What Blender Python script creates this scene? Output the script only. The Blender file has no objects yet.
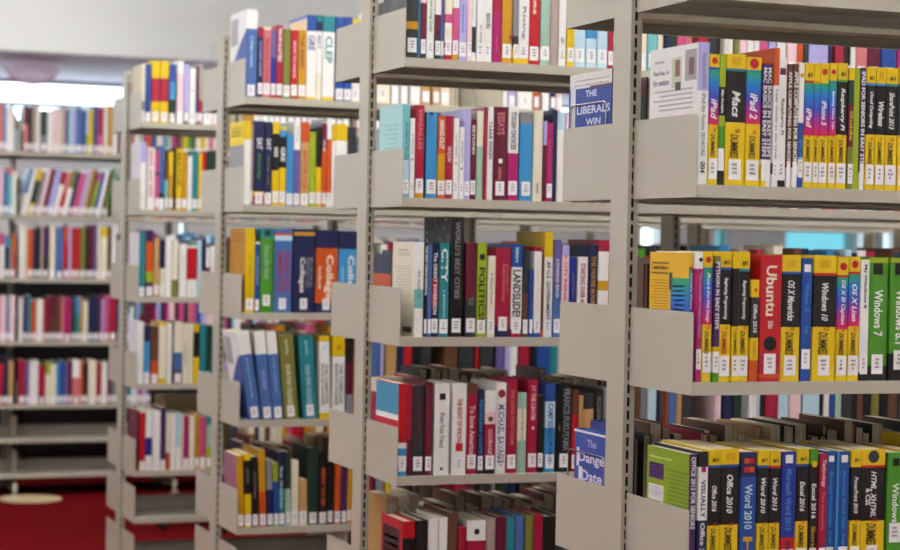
import bpy, bmesh, math, random
from mathutils import Vector, Matrix
rnd = random.Random(11)
C = bpy.context.scene.collection
SC = bpy.context.scene

# ------------------------------------------------------------------ camera
H = 1.45                                   # eye height above the carpet
F, YAW, PIT, ROLL = 1944.63, 0.3671, -0.0161, 0.0197
FW = Vector((math.sin(YAW)*math.cos(PIT), math.cos(YAW)*math.cos(PIT), math.sin(PIT)))
_rt = Vector((math.cos(YAW), -math.sin(YAW), 0)); _up = _rt.cross(FW)
RT = math.cos(ROLL)*_rt + math.sin(ROLL)*_up
UP = -math.sin(ROLL)*_rt + math.cos(ROLL)*_up
cd = bpy.data.cameras.new('camera'); co = bpy.data.objects.new('camera', cd); C.objects.link(co)
co.matrix_world = Matrix(((RT.x, UP.x, -FW.x, 0), (RT.y, UP.y, -FW.y, 0), (RT.z, UP.z, -FW.z, H), (0, 0, 0, 1)))
cd.sensor_fit = 'HORIZONTAL'; cd.sensor_width = 36; cd.lens = F*36/900
cd.clip_start = .05; cd.clip_end = 200
cd.dof.use_dof = True; cd.dof.focus_distance = 3.95; cd.dof.aperture_fstop = cd.lens/1000/.0165
SC.camera = co
SC.view_settings.view_transform = 'Standard'; SC.view_settings.look = 'None'
SC.view_settings.gamma = 1; SC.view_settings.use_curve_mapping = False
SC.view_settings.exposure = 0.0
# ------------------------------------------------------------------ daylight
w = bpy.data.worlds.new('daylight'); SC.world = w; w.use_nodes = True
bg = w.node_tree.nodes['Background']; bg.inputs[0].default_value = (.80, .93, 1, 1); bg.inputs[1].default_value = 5.0
# ------------------------------------------------------------------ ceiling lamps
LAMP_UP, LAMP_DOWN = 38, 6
LAMPS = [(x, y) for y in (1.6, 4.05, 5.6, 7.15, 9.2, 12.3) for x in (.2, 2.2, 4.2, 6.2) if (x, y) != (4.2, 12.3)] + [(-2, 1.6), (-2, 4.05), (-2, 7.15), (-2, 9.2)]
CEIL = H+1.95

def hexc(h):
    h = h.lstrip('#'); r = []
    for i in (0, 2, 4):
        v = int(h[i:i+2], 16)/255
        r.append(v/12.92 if v <= .04045 else ((v+.055)/1.055)**2.4)
    return (r[0], r[1], r[2], 1)

# ------------------------------------------------------------------ materials
def mat(name, col, rough=.5, metal=0, noise=None, bump=None, coat=0, emit=None):
    m = bpy.data.materials.new(name); m.use_nodes = True
    nt = m.node_tree; b = nt.nodes['Principled BSDF']
    c = hexc(col) if isinstance(col, str) else col
    b.inputs['Base Color'].default_value = c
    b.inputs['Roughness'].default_value = rough; b.inputs['Metallic'].default_value = metal
    b.inputs['Coat Weight'].default_value = coat
    if emit:
        b.inputs['Emission Color'].default_value = c; b.inputs['Emission Strength'].default_value = emit
    if noise:
        sc, amt = noise
        tc = nt.nodes.new('ShaderNodeTexCoord'); n = nt.nodes.new('ShaderNodeTexNoise'); n.inputs['Scale'].default_value = sc
        n.inputs['Detail'].default_value = 6
        mx = nt.nodes.new('ShaderNodeMix'); mx.data_type = 'RGBA'; mx.blend_type = 'MULTIPLY'
        r = nt.nodes.new('ShaderNodeMapRange'); r.inputs[1].default_value = .3; r.inputs[2].default_value = .7
        r.inputs[3].default_value = 1-amt; r.inputs[4].default_value = 1+amt*.3
        mx.inputs[0].default_value = 1; mx.inputs[6].default_value = c
        nt.links.new(tc.outputs['Object'], n.inputs['Vector']); nt.links.new(n.outputs[0], r.inputs[0])
        nt.links.new(r.outputs[0], mx.inputs[7]); nt.links.new(mx.outputs[2], b.inputs['Base Color'])
        if bump:
            bp = nt.nodes.new('ShaderNodeBump'); bp.inputs['Strength'].default_value = bump; bp.inputs['Distance'].default_value = .004
            nt.links.new(n.outputs[0], bp.inputs['Height']); nt.links.new(bp.outputs[0], b.inputs['Normal'])
    return m
def attr_mat(name, rough, coat=0):
    m = mat(name, '#ffffff', rough, coat=coat); nt = m.node_tree; b = nt.nodes['Principled BSDF']
    a = nt.nodes.new('ShaderNodeVertexColor'); a.layer_name = 'Col'
    tc = nt.nodes.new('ShaderNodeTexCoord'); n = nt.nodes.new('ShaderNodeTexNoise'); n.inputs['Scale'].default_value = 30
    r = nt.nodes.new('ShaderNodeMapRange'); r.inputs[3].default_value = rough-.1; r.inputs[4].default_value = rough+.15
    nt.links.new(tc.outputs['Object'], n.inputs['Vector']); nt.links.new(n.outputs[0], r.inputs[0]); nt.links.new(r.outputs[0], b.inputs['Roughness'])
    nt.links.new(a.outputs[0], b.inputs['Base Color'])
    return m
def page_mat():
    m = mat('book pages', '#d9cdb0', .9); nt = m.node_tree; b = nt.nodes['Principled BSDF']
    tc = nt.nodes.new('ShaderNodeTexCoord'); mp = nt.nodes.new('ShaderNodeMapping'); mp.inputs['Scale'].default_value = (900, 3, 3)
    n = nt.nodes.new('ShaderNodeTexNoise'); n.inputs['Scale'].default_value = 1
    r = nt.nodes.new('ShaderNodeValToRGB'); r.color_ramp.elements[0].color = hexc('#b3a382'); r.color_ramp.elements[1].color = hexc('#efe7d2')
    r.color_ramp.elements[0].position = .3; r.color_ramp.elements[1].position = .62
    nt.links.new(tc.outputs['Object'], mp.inputs[0]); nt.links.new(mp.outputs[0], n.inputs['Vector'])
    nt.links.new(n.outputs[0], r.inputs[0]); nt.links.new(r.outputs[0], b.inputs['Base Color'])
    return m
STEEL = mat('beige painted steel', '#b0ab9e', .42, noise=(2.2, .05))
COVER = attr_mat('laminated book cover', .36, coat=.08)
PRINT = attr_mat('printed ink', .5)
PAGES = page_mat()
CARPET = mat('red carpet', '#6c0a10', 1, noise=(140, .35), bump=.6); CARPET.node_tree.nodes['Principled BSDF'].inputs['Specular IOR Level'].default_value = .05
WALLW = mat('white painted plaster', '#e6e8e6', .8, noise=(1.5, .03))
WALLSHADE = mat('shade-tinted mauve plaster', '#e2d8e6', .8, noise=(1.5, .04))
CHROME = mat('chrome wire', '#c9c9c9', .18, 1)
BLACKP = mat('black plastic', '#16171a', .4, noise=(12, .2))

# ------------------------------------------------------------------ helpers
def at(px, py, Y):                         # the world point seen at a pixel, on the plane y = Y
    d = FW + RT*((px-450)/F) - UP*((py-275)/F)
    p = d*(Y/d.y); return Vector((p.x, p.y, p.z+H))
class MB:
    """a mesh under construction, with a colour per face corner"""
    def __init__(s): s.v = []; s.f = []; s.c = []; s.m = []
    def face(s, pts, cols=(1, 1, 1, 1), mi=0):
        n = len(s.v); s.v += [tuple(p) for p in pts]; s.f.append(tuple(range(n, n+len(pts))))
        s.c += list(cols) if isinstance(cols[0], (tuple, list)) else [cols]*len(pts)
        s.m.append(mi)
    def box(s, x0, x1, y0, y1, z0, z1, col=(1, 1, 1, 1), mi=0):
        P = lambda a, b, c: (a, b, c)
        s.face([P(x0,y0,z0),P(x1,y0,z0),P(x1,y0,z1),P(x0,y0,z1)], col, mi); s.face([P(x1,y1,z0),P(x0,y1,z0),P(x0,y1,z1),P(x1,y1,z1)], col, mi)
        s.face([P(x0,y1,z0),P(x0,y0,z0),P(x0,y0,z1),P(x0,y1,z1)], col, mi); s.face([P(x1,y0,z0),P(x1,y1,z0),P(x1,y1,z1),P(x1,y0,z1)], col, mi)
        s.face([P(x0,y0,z1),P(x1,y0,z1),P(x1,y1,z1),P(x0,y1,z1)], col, mi); s.face([P(x0,y1,z0),P(x1,y1,z0),P(x1,y0,z0),P(x0,y0,z0)], col, mi)
    def prism(s, prof, zs, cols, mi=0):    # prof: ccw outline in xy; zs: heights from top to bottom; cols: (top, bottom) per span
        n = len(prof)
        for i in range(len(zs)-1):
            a, b = zs[i], zs[i+1]; ct, cb = cols[i]
            for j in range(n):
                p, q = prof[j], prof[(j+1) % n]
                s.face([(p[0],p[1],b),(q[0],q[1],b),(q[0],q[1],a),(p[0],p[1],a)], [cb, cb, ct, ct], mi)
    def tube(s, pts, r, col=(1, 1, 1, 1), seg=6, mi=0):
        rings = []
        for i, p in enumerate(pts):
            p = Vector(p); a = Vector(pts[max(i-1, 0)]); b = Vector(pts[min(i+1, len(pts)-1)])
            t = (b-a).normalized(); u = t.cross(Vector((0, 0, 1)) if abs(t.z) < .9 else Vector((1, 0, 0))).normalized(); v = t.cross(u)
            rings.append([p+u*r*math.cos(k*2*math.pi/seg)+v*r*math.sin(k*2*math.pi/seg) for k in range(seg)])
        for i in range(len(rings)-1):
            for k in range(seg):
                s.face([rings[i][k], rings[i][(k+1)%seg], rings[i+1][(k+1)%seg], rings[i+1][k]], col, mi)
        s.face(list(reversed(rings[0])), col, mi); s.face(rings[-1], col, mi)
    def lathe(s, prof, cx=0, cy=0, seg=24, col=(1, 1, 1, 1), mi=0):   # prof: (r, z)
        for i in range(len(prof)-1):
            (r0, z0), (r1, z1) = prof[i], prof[i+1]
            for k in range(seg):
                a, b = k*2*math.pi/seg, (k+1)*2*math.pi/seg
                pts = [(cx+r0*math.cos(a), cy+r0*math.sin(a), z0), (cx+r0*math.cos(b), cy+r0*math.sin(b), z0),
                       (cx+r1*math.cos(b), cy+r1*math.sin(b), z1), (cx+r1*math.cos(a), cy+r1*math.sin(a), z1)]
                if r0 == 0: pts = pts[1:]
                elif r1 == 0: pts = pts[:3]
                s.face(pts, col, mi)
    def mesh(s, name, mats):
        me = bpy.data.meshes.new(name); me.from_pydata(s.v, [], s.f)
        for m in (mats if isinstance(mats, (list, tuple)) else [mats]): me.materials.append(m)
        me.polygons.foreach_set('material_index', s.m)
        a = me.color_attributes.new('Col', 'FLOAT_COLOR', 'CORNER')
        a.data.foreach_set('color', [x for c in s.c for x in c])
        me.update(); return me
    def build(s, name, mats, parent=None, loc=(0, 0, 0), weld=False):
        me = s.mesh(name, mats)
        if weld:
            bm = bmesh.new(); bm.from_mesh(me); bmesh.ops.remove_doubles(bm, verts=bm.verts, dist=1e-5)
            bmesh.ops.recalc_face_normals(bm, faces=bm.faces); bm.to_mesh(me); bm.free()
        o = bpy.data.objects.new(name, me); C.objects.link(o); o.location = loc
        if parent: o.parent = parent
        return o
def empty(name, loc, label, cat, group=None):
    o = bpy.data.objects.new(name, None); C.objects.link(o); o.location = loc; o.empty_display_size = .1
    tag(o, label, cat, group); return o
def tag(o, label, cat, group=None, kind=None):
    o['label'] = label; o['category'] = cat
    if group: o['group'] = group
    if kind: o['kind'] = kind
def struct(o): o['kind'] = 'structure'; return o
def bevel(o, wd=.002, seg=2):
    b = o.modifiers.new('bevel', 'BEVEL'); b.width = wd; b.segments = seg; b.limit_method = 'ANGLE'; return o

# ------------------------------------------------------------------ room shell
XL, XR, YN, YF = -3.6, 13.0, -1.2, 17.0
def slab(name, x0, x1, y0, y1, z0, z1, m):
    b = MB(); b.box(x0, x1, y0, y1, z0, z1); return struct(b.build(name, m))
slab('floor', XL, XR, YN, YF+.4, -.1, 0, CARPET)
slab('ceiling', XL, XR, YN, YF+.4, CEIL, CEIL+.1, WALLW)
slab('wall_left', XL-.1, XL, YN, YF+.4, 0, CEIL, WALLW)
slab('wall_right', XR, XR+.1, YN, YF+.4, 0, CEIL, WALLW)
slab('wall_near', XL, XR, YN-.1, YN, 0, CEIL, WALLW)
SILL, HEAD = H+.66, at(60, 79.5, YF).z
LOWZ0, LOWZ1 = H-.13, H+.3
LOW = [(at(a_, 240, YF).x, at(b_, 240, YF).x, c_) for a_, b_, c_ in ((180, 187, 1), (642, 660, 1), (716, 730, 0), (786, 857, 0), (859, 869, 1), (872, 880, 0), (884, 896, 1))]
wb = MB(); wb.box(XL, XR, YF, YF+.25, 0, LOWZ0); wb.box(XL, XR, YF, YF+.25, LOWZ1, SILL); x = XL
for a_, b_, c_ in LOW: wb.box(x, a_, YF, YF+.25, LOWZ0, LOWZ1); x = b_
wb.box(x, XR, YF, YF+.25, LOWZ0, LOWZ1)
struct(wb.build('wall_far', WALLW))
YS = 14.6
slab('trim_1', XL, XR, YS, YF+.3, HEAD, CEIL, WALLSHADE)          # the deep bulkhead before the windows, its underside shade put into the mauve colour
slab('trim_2', XL, XR, YS-.02, YS-.0005, HEAD+.004, CEIL, WALLW)   # its white front board
GLASS = bpy.data.materials.new('window glass'); GLASS.use_nodes = True
_b = GLASS.node_tree.nodes['Principled BSDF']; _b.inputs['Base Color'].default_value = (.9, .97, 1, 1)
_b.inputs['Transmission Weight'].default_value = 1; _b.inputs['Roughness'].default_value = 0; _b.inputs['IOR'].default_value = 1.01
FRAME = mat('white window frame', '#d8dde0', .5, noise=(3, .03))
n = 0; x = XL
while x < XR-.1:
    n += 1; x1 = min(x+4.15, XR)
    b = MB(); y0, y1 = YF+.10, YF+.16
    zt = at(60, 105, YF).z
    b.box(x, x+.05, y0, y1, SILL, HEAD); b.box(x1-.05, x1, y0, y1, SILL, HEAD)
    b.box(x+.05, x1-.05, y0, y1, SILL, SILL+.05); b.box(x+.05, x1-.05, y0, y1, HEAD-.04, HEAD); b.box(x+.05, x1-.05, y0, y1, zt-.02, zt+.02)
    fo = struct(b.build('window_%d' % n, FRAME))
    g = MB(); g.box(x+.05, x1-.05, y0+.025, y0+.031, SILL+.05, zt-.02); g.box(x+.05, x1-.05, y0+.025, y0+.031, zt+.02, HEAD-.04)
    g.build('pane', GLASS, fo); x = x1

TINT = GLASS.copy(); TINT.name = 'teal tinted glass'; TINT.node_tree.nodes['Principled BSDF'].inputs['Base Color'].default_value = (.055, .15, .17, 1)
for a_, b_, c_ in LOW:                       # the small low windows, teal or clear
    n += 1; b = MB(); y0, y1, f_ = YF+.10, YF+.16, .012
    b.box(a_, a_+f_, y0, y1, LOWZ0, LOWZ1); b.box(b_-f_, b_, y0, y1, LOWZ0, LOWZ1); b.box(a_+f_, b_-f_, y0, y1, LOWZ0, LOWZ0+f_); b.box(a_+f_, b_-f_, y0, y1, LOWZ1-f_, LOWZ1)
    fo = struct(b.build('window_%d' % n, FRAME)); g = MB(); g.box(a_+f_, b_-f_, y0+.025, y0+.031, LOWZ0+f_, LOWZ1-f_); g.build('pane', GLASS if c_ else TINT, fo)

# ------------------------------------------------------------------ ceiling lamps over the aisles, and an added row for the bulkhead
DIFF = mat('lamp diffuser', (1, .98, .94, 1), .5, emit=1.5)
lampdat = bpy.data.lights.new('lamp light', 'AREA'); lampdat.shape = 'RECTANGLE'; lampdat.size = 1.2; lampdat.size_y = .22
lampdat.energy = LAMP_DOWN; lampdat.color = (1, .985, .955)
updat = lampdat.copy(); updat.energy = LAMP_UP*.74
nearup = lampdat.copy(); nearup.energy = LAMP_UP*1.05
fardat = lampdat.copy(); fardat.energy = LAMP_UP*.8
washdat = lampdat.copy(); washdat.energy = 19; washdat.size_y = .06
for i, (x, y) in enumerate(LAMPS):
    side = {-2: 'far left', .2: 'left', 2.2: 'centre', 4.2: 'right', 6.2: 'far right'}[x]
    row = {1.6: 'before the nearest rack', 4.05: 'over the first aisle', 5.6: 'over the second aisle', 7.15: 'over the third aisle', 9.2: 'over the open carpet', 12.3: 'added to brighten the white bulkhead'}[y]
    t = empty('ceiling_light', (x, y, CEIL-.60 if y < 10 else CEIL-.33), 'suspended white ceiling light %s, %s of its line' % (row, side), 'ceiling light', 'ceiling lights over the aisles')
    b = MB(); b.box(-.63, .63, -.14, .14, -.035, 0); b.build('housing', FRAME, t)
    b = MB(); b.box(-.6, .6, -.11, .11, -.039, -.0351); b.build('diffuser', DIFF, t)
    l = bpy.data.objects.new('lamp', lampdat); C.objects.link(l); l.parent = t; l.location = (0, 0, -.045)
    if y > 10: l.data = washdat; l.location = (0, .16, -.02); l.rotation_euler = (math.radians(78), 0, 0)  # unseen far row, added to wash the bulkhead with light
    l = bpy.data.objects.new('lamp', (nearup if y < 2 else updat) if y < 10 else fardat); C.objects.link(l); l.parent = t; l.location = (0, 0, .012); l.rotation_euler = (math.pi, 0, 0)
    for sx in (-.5, .5): b = MB(); b.tube([(sx, 0, 0), (sx, 0, .60 if y < 10 else .33)], .003, seg=6); b.build('suspension_wire', FRAME, t)

# ------------------------------------------------------------------ shelving racks
X0 = 1.6298; D = .2477; DP = .0735; HP = .1469; HT = .0227; BAY = .9
YK = [3.29, 4.8304, 6.3682, 7.9641, 11.1201]
Z0 = .4406+H
LV = [Z0-.35*i for i in range(5)]+[Z0-1.4-.19, Z0-1.4-.385]
PT = H+.682                                   # top of the posts
SPOFF = .008                                  # spines stand this far behind the shelf lip
def post_mb(first):
    b = MB(); x0, x1, y0, y1, z1 = -.0105, .0125, 0, DP, PT; t = .0015
    sx0, sx1 = -.003, .003
    for (ya, yb) in ((y0, y0+t), (y1-t, y1)):  # slotted front and back faces
        b.box(x0, sx0, ya, yb, .02, z1); b.box(sx1, x1, ya, yb, .02, z1)
        z = .02; 
        b.box(sx0, sx1, ya, yb, z, .10); z = .10
        while z < z1-.03:
            b.box(sx0, sx1, ya, yb, z+.0175, z+.0250); z += .025
        b.box(sx0, sx1, ya, yb, z, z1)
    b.box(x0, x0+t, y0+t, y1-t, .02, z1); b.box(x1-t, x1, y0+t, y1-t, .02, z1)
    b.box(x0, x1, y0, y1, z1, z1+.002); b.box(x0+.003, x1-.003, y0+.006, y1-.006, .03, z1-.002, mi=1)  # near-black core stands in for the shade inside the slots
    return b
SLOT_SHADE = mat('slot shade', '#0d0c0a', .9)
post_me = post_mb(True).mesh('upright', [STEEL, SLOT_SHADE])
def shelf_meshes():
    b = MB(); L0, L1 = .0022, BAY-.0022-.0; t = .0015
    b.box(L0, L1, -D, -.004, HT-t, HT); b.box(L0, L1, -D, -D+t, 0, HT-t); b.box(L0, L1, -D+t, -D+.012, 0, t)
    b.box(L0, L1, -.004-t, -.004, 0, HT-t); b.box(L0, L1, -.016, -.004-t, 0, t)
    e = MB(); pr = [(-D, 0), (0, 0), (0, HP), (-D+.004, HP), (-D, HP-.004)]
    x0, x1 = 0, .0016
    e.face([(x0, y, z) for y, z in reversed(pr)]); e.face([(x1, y, z) for y, z in pr])
    for i in range(len(pr)):
        (a, c), (d, f) = pr[i], pr[(i+1) % len(pr)]; e.face([(x0, a, c), (x0, d, f), (x1, d, f), (x1, a, c)])
    k = MB(); k.box(L0, L1, -.006, -.0045, HT, HT+.05)
    return b.mesh('shelf', STEEL), e.mesh('end_plate', STEEL), k.mesh('back_stop', STEEL)
SHELF, PLATE, STOP = shelf_meshes()
fb = MB(); fb.box(-.010, .012, -D+.01, 0, .035, .075); fb.lathe([(.0, .0), (.022, .0), (.022, .008), (.007, .012), (.007, .04)], .001, -D+.03, 12)
FOOT = fb.mesh('base_foot', STEEL)
RACKTXT = ['nearest beige steel rack with yellow and black computer manuals', 'second beige steel rack holding hardbacks on cities and politics',
           'third beige steel rack with blue and orange college guides', 'fourth beige steel rack with empty lower shelves over the red carpet',
           'farthest beige steel rack at left beside the open red carpet']
BAYS = [(0, 1), (0, 2), (0, 3), (0, 4), (-1, 4)]
def link(name, me, parent, loc=(0, 0, 0), rz=0):
    o = bpy.data.objects.new(name, me); C.objects.link(o); o.parent = parent; o.location = loc; o.rotation_euler.z = rz; return o
for k in range(5):
    a, bb = BAYS[k]
    r = empty('library_rack', (X0, YK[k], 0), RACKTXT[k], 'bookshelf', 'double sided library racks')
    for i in range(a, bb+1):
        link('upright', post_me, r, (i*BAY, 0, 0))
        link('base_foot', FOOT, r, (i*BAY, 0, 0)); link('base_foot', FOOT, r, (i*BAY+.002, DP, 0), math.pi)
    for i in range(a, bb):
        for n_, z in enumerate(LV):
            for side in (0, 1):
                if side == 0: s = link('shelf', SHELF, r, (i*BAY, 0, z-0))
                else: s = link('shelf', SHELF, r, ((i+1)*BAY, DP, z), math.pi)
                link('end_plate', PLATE, s, (.0003, 0, 0)); link('end_plate', PLATE, s, (BAY-.002, 0, 0))
                if n_ > 4: link('back_stop', STOP, s)

# ------------------------------------------------------------------ books: palette
PAL = {'Y': ('yellow', '#f0cb00'), 'K': ('black', '#0c0d0f'), 'W': ('white', '#e8e8e6'), 'R': ('red', '#c8101f'), 'C': ('crimson', '#b00f3c'),
 'B': ('blue', '#1d4fa6'), 'N': ('navy', '#1b2454'), 'S': ('sky blue', '#3c98d6'), 'G': ('green', '#4d9a22'), 'L': ('lime', '#a3bd1c'),
 'O': ('orange', '#d8581a'), 'P': ('pink', '#dd5690'), 'M': ('magenta', '#b80f70'), 'U': ('purple', '#4a2266'), 'V': ('lavender', '#aaa6dc'),
 'T': ('teal', '#258c98'), 'E': ('cream', '#e2dcc6'), 'A': ('grey', '#8d9097'), 'D': ('dark grey', '#2e3238'), 'H': ('brown', '#6b4530'),
 'I': ('tan', '#d0a468'), 'J': ('gold', '#d69c0c'), 'Q': ('pale blue', '#b4d4e4'), 'F': ('dark green', '#1c3b2c'), 'X': ('maroon', '#6c0f33'),
 'Z': ('salmon', '#df8084'), 'a': ('aqua', '#7accce'), 'o': ('olive', '#84843a'), 's': ('steel blue', '#4b74b8'), 'g': ('rainbow', '#2060b0'),
 'p': ('pale pink', '#e8c8d0'), 'm': ('pale green', '#a8ccba'), 't': ('taupe', '#b8a49c'), 'v': ('violet', '#6e62a8'), 'q': ('dark olive', '#4a3c08'), 'd': ('deep blue', '#20309c')}
def col(c):
    k = 1 if c in 'WEQpVK' else .8
    q = hexc(PAL[c][1]); return (q[0]*k, q[1]*k, q[2]*k, 1)
def lerp(a, b, t): return tuple(a[i]+(b[i]-a[i])*t for i in range(4))
RAIN = [hexc(h) for h in ('#1f9a62', '#1470c4', '#3a4ab4', '#a01a86', '#d0124e')]
def spans(zs):                              # [(pct, code)] -> heights fractions from top and colour pairs
    f = [0]; cs = []; tot = sum(p for p, c in zs); acc = 0
    for p, c in zs:
        if c == 'g':
            for i in range(4): acc += p/4; f.append(acc/tot); cs.append((RAIN[i], RAIN[i+1]))
        else: acc += p; f.append(acc/tot); cs.append((col(c), col(c)))
    return f, cs
_txt = {}
def text_mesh(s, shear):
    key = (s, shear)
    if key in _txt: return _txt[key]
    cu = bpy.data.curves.new('lettering', 'FONT'); cu.body = s; cu.resolution_u = 2; cu.offset = .024; cu.shear = shear
    o = bpy.data.objects.new('lettering', cu); C.objects.link(o)
    dg = bpy.context.evaluated_depsgraph_get(); me = o.evaluated_get(dg).to_mesh()
    vs = [v.co.copy() for v in me.vertices]; fs = [tuple(p.vertices) for p in me.polygons]
    o.evaluated_get(dg).to_mesh_clear(); C.objects.unlink(o); bpy.data.objects.remove(o); bpy.data.curves.remove(cu)
    xs = [v.x for v in vs]; ys = [v.y for v in vs]; x0, x1, y0, y1 = min(xs), max(xs), min(ys), max(ys)
    r = ([((v.x-x0)/(x1-x0), (v.y-y0)/(y1-y0)) for v in vs], fs); _txt[key] = r; return r
def put_text(b, s, P, c, shear=0):          # P(u, v): u along the line 0..1, v up 0..1
    vs, fs = text_mesh(s, shear); n = len(b.v)
    b.v += [tuple(P(u, v)) for u, v in vs]
    for f in fs: b.f.append(tuple(n+i for i in f)); b.c += [c]*len(f); b.m.append(0)

def spine_prof(w, rounded, y=0., n=6):      # spine outline from left to right (x, y)
    if not rounded: return [(-w/2, y+.0012), (-w/2+.0012, y), (w/2-.0012, y), (w/2, y+.0012)]
    s = min(.003, w*.12)
    return [(-w/2+w*i/n, y+s*(2*i/n-1)**2) for i in range(n+1)]
def sticker(b, w, h, z0, hh, rounded, lines=3):
    ww = min(w*.86, .024); z1 = z0+hh; wh = hexc('#eeedf0')
    pr = [(x, y-.0005) for x, y in spine_prof(w, rounded) if abs(x) < ww/2-.0002]
    ye = lambda x: (min(.003, w*.12)*(2*x/w)**2 if rounded else 0)-.0005
    pr = [(-ww/2, ye(-ww/2))]+pr+[(ww/2, ye(ww/2))]
    for (xa, ya), (xb, yb) in zip(pr, pr[1:]):
        b.face([(xa, ya, z0), (xb, yb, z0), (xb, yb, z1), (xa, ya, z1)], wh)
    b.face([(-ww/2, ye(ww/2), z1), (ww/2, ye(ww/2), z1), (ww/2, .003, z1), (-ww/2, .003, z1)], wh)
    ink = hexc('#33353c'); rr = random.Random(int(w*1e6)+int(z0*1e5))
    if ww > .009:
        for i in range(3):
            zz = z1-hh*(.25+.2*i); half = ww*(.12+.14*rr.random()); 
            x = -half
            while x < half-.0012:
                b.face([(x, -.0011, zz-.002), (x+.0013, -.0011, zz-.002), (x+.0013, -.0011, zz+.002), (x, -.0011, zz+.002)], ink); x += .0024

class Book: pass
BOOKS = []
def add_book(k, lvl, side, x, w, h, zs, texts=(), marks=(), depth=None, lean=0, st=(.010, .036), art=None, hard=None, area=0, yoff=None, word=None, z=None):
    b = Book(); b.k, b.lvl, b.side, b.x, b.w, b.h, b.zs = k, lvl, side, x, w, h, zs
    b.texts, b.marks, b.lean, b.st, b.art, b.area, b.word = texts, marks, lean, st, art, area, word
    b.hard = rnd.random() < .45 if hard is None else hard
    b.depth = depth or (rnd.uniform(.155, .185) if h < .25 else rnd.uniform(.18, .205))
    b.yoff = rnd.uniform(0, .006) if yoff is None else yoff
    b.z = (LV[lvl]+HT+.0004) if z is None else z
    if b.side == 0 or True:                   # keep clear of the end plates between bays
        for j in range(-1, 5):
            e = X0+j*BAY; a0, a1 = b.x-b.w/2, b.x+b.w/2
            if a0 < e+.0045 and a1 > e-.0045:
                if b.x > e: a0 = e+.0045
                else: a1 = e-.0045
                b.x, b.w = (a0+a1)/2, a1-a0
    if b.w < .003: return b
    b.i = len(BOOKS); BOOKS.append(b); return b
def zones(s):
    out = []
    for t in s.split(','):
        out.append((float(t[1:]) if len(t) > 1 else 100., t[0]))
    return out
def parse_row(k, lvl, yref, txt, vis=None, ytop=None):
    """one line per book: x0 x1 ytop zones options; pixels are read where the spines stand"""
    Ys = YK[k]-D+SPOFF
    for ln in txt.strip().split('\n'):
        t = ln.split()
        if not t: continue
        x0, x1, yt = map(float, t[:3]); zs = zones(t[3]); texts = []; marks = []; kw = {}
        a, c = at(x0, yref, Ys), at(x1, yref, Ys); w = c.x-a.x
        top = at((x0+x1)/2, yt, Ys).z; h = top-(LV[lvl]+HT)
        lean = 0
        for o in t[4:]:
            if o[0] == '~': lean = float(o[1:])
            elif o == 's0': kw['st'] = None
            elif o[0] == 's': kw['st'] = (float(o[1:])/1000, .036)
            elif o[:2] == 't:':
                q = o.split(':'); texts.append((q[1].replace('_', ' '), q[2], float(q[3]), float(q[4]), float(q[5]), float(q[6]) if len(q) > 6 and q[6] else .5, .25 if len(q) > 7 else 0))
            elif o[:2] == 'm:':
                q = o.split(':'); marks.append((q[1], q[2], float(q[3]), float(q[4]), float(q[5])))
            elif o[:2] == 'a:': kw['art'] = o[2:]
            elif o[:2] == 'n:': kw['word'] = o[2:].replace('_', ' ')
            elif o[:2] == 'y:': kw['yoff'] = float(o[2:])
            elif o == 'h': kw['hard'] = True
            elif o == 'f': kw['hard'] = False
            elif o[:2] == 'd:': kw['depth'] = float(o[2:])
        area = (x1-x0)*(vis if vis else abs(at(0, 0, 1).x)*0+(h*F/Ys*.93))
        ang = math.atan(lean/(h*F*.93/Ys)) if lean else 0
        add_book(k, lvl, 0, (a.x+c.x)/2, w*.965, h/math.cos(ang), zs, texts, marks, lean=ang, area=area, **kw)
def DM(x0, x1, yt, title, kind='K', badge='1', line='B', top=11, mid=44, tx=(.55, 20, 52), nm='', st='', dum='q', dz=(61, 79)):
    z = 'Y%d,%s2,%s%d,Y%d' % (top, line, 'g' if kind == 'G' else kind, mid, 98-top-mid)
    s = '%g %g %g %s f ' % (x0, x1, yt, z)
    if badge == 'r': s += 'm:disc:R:%g:.6:.5 ' % (top/2)
    elif badge == '1': s += 't:#1:K:3:%g:.5:.6 ' % (top-1)
    elif badge == '=': s += ' '.join('m:rect:J:%g:.05:%g' % (top/2, f) for f in (.3, .4, .5, .6, .7))+' '
    if title: s += 't:%s:W:%g:%g:%g::i ' % (title, tx[1], tx[2], tx[0])
    s += 't:DUMMIES:%s:%g:%g:.42:.45:i t:FOR:R:%g:%g:.25:.6 ' % (dum, dz[0], dz[1], dz[0]-4, dz[0]-1)
    return s+(' n:'+nm if nm else '')+' '+st

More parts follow.
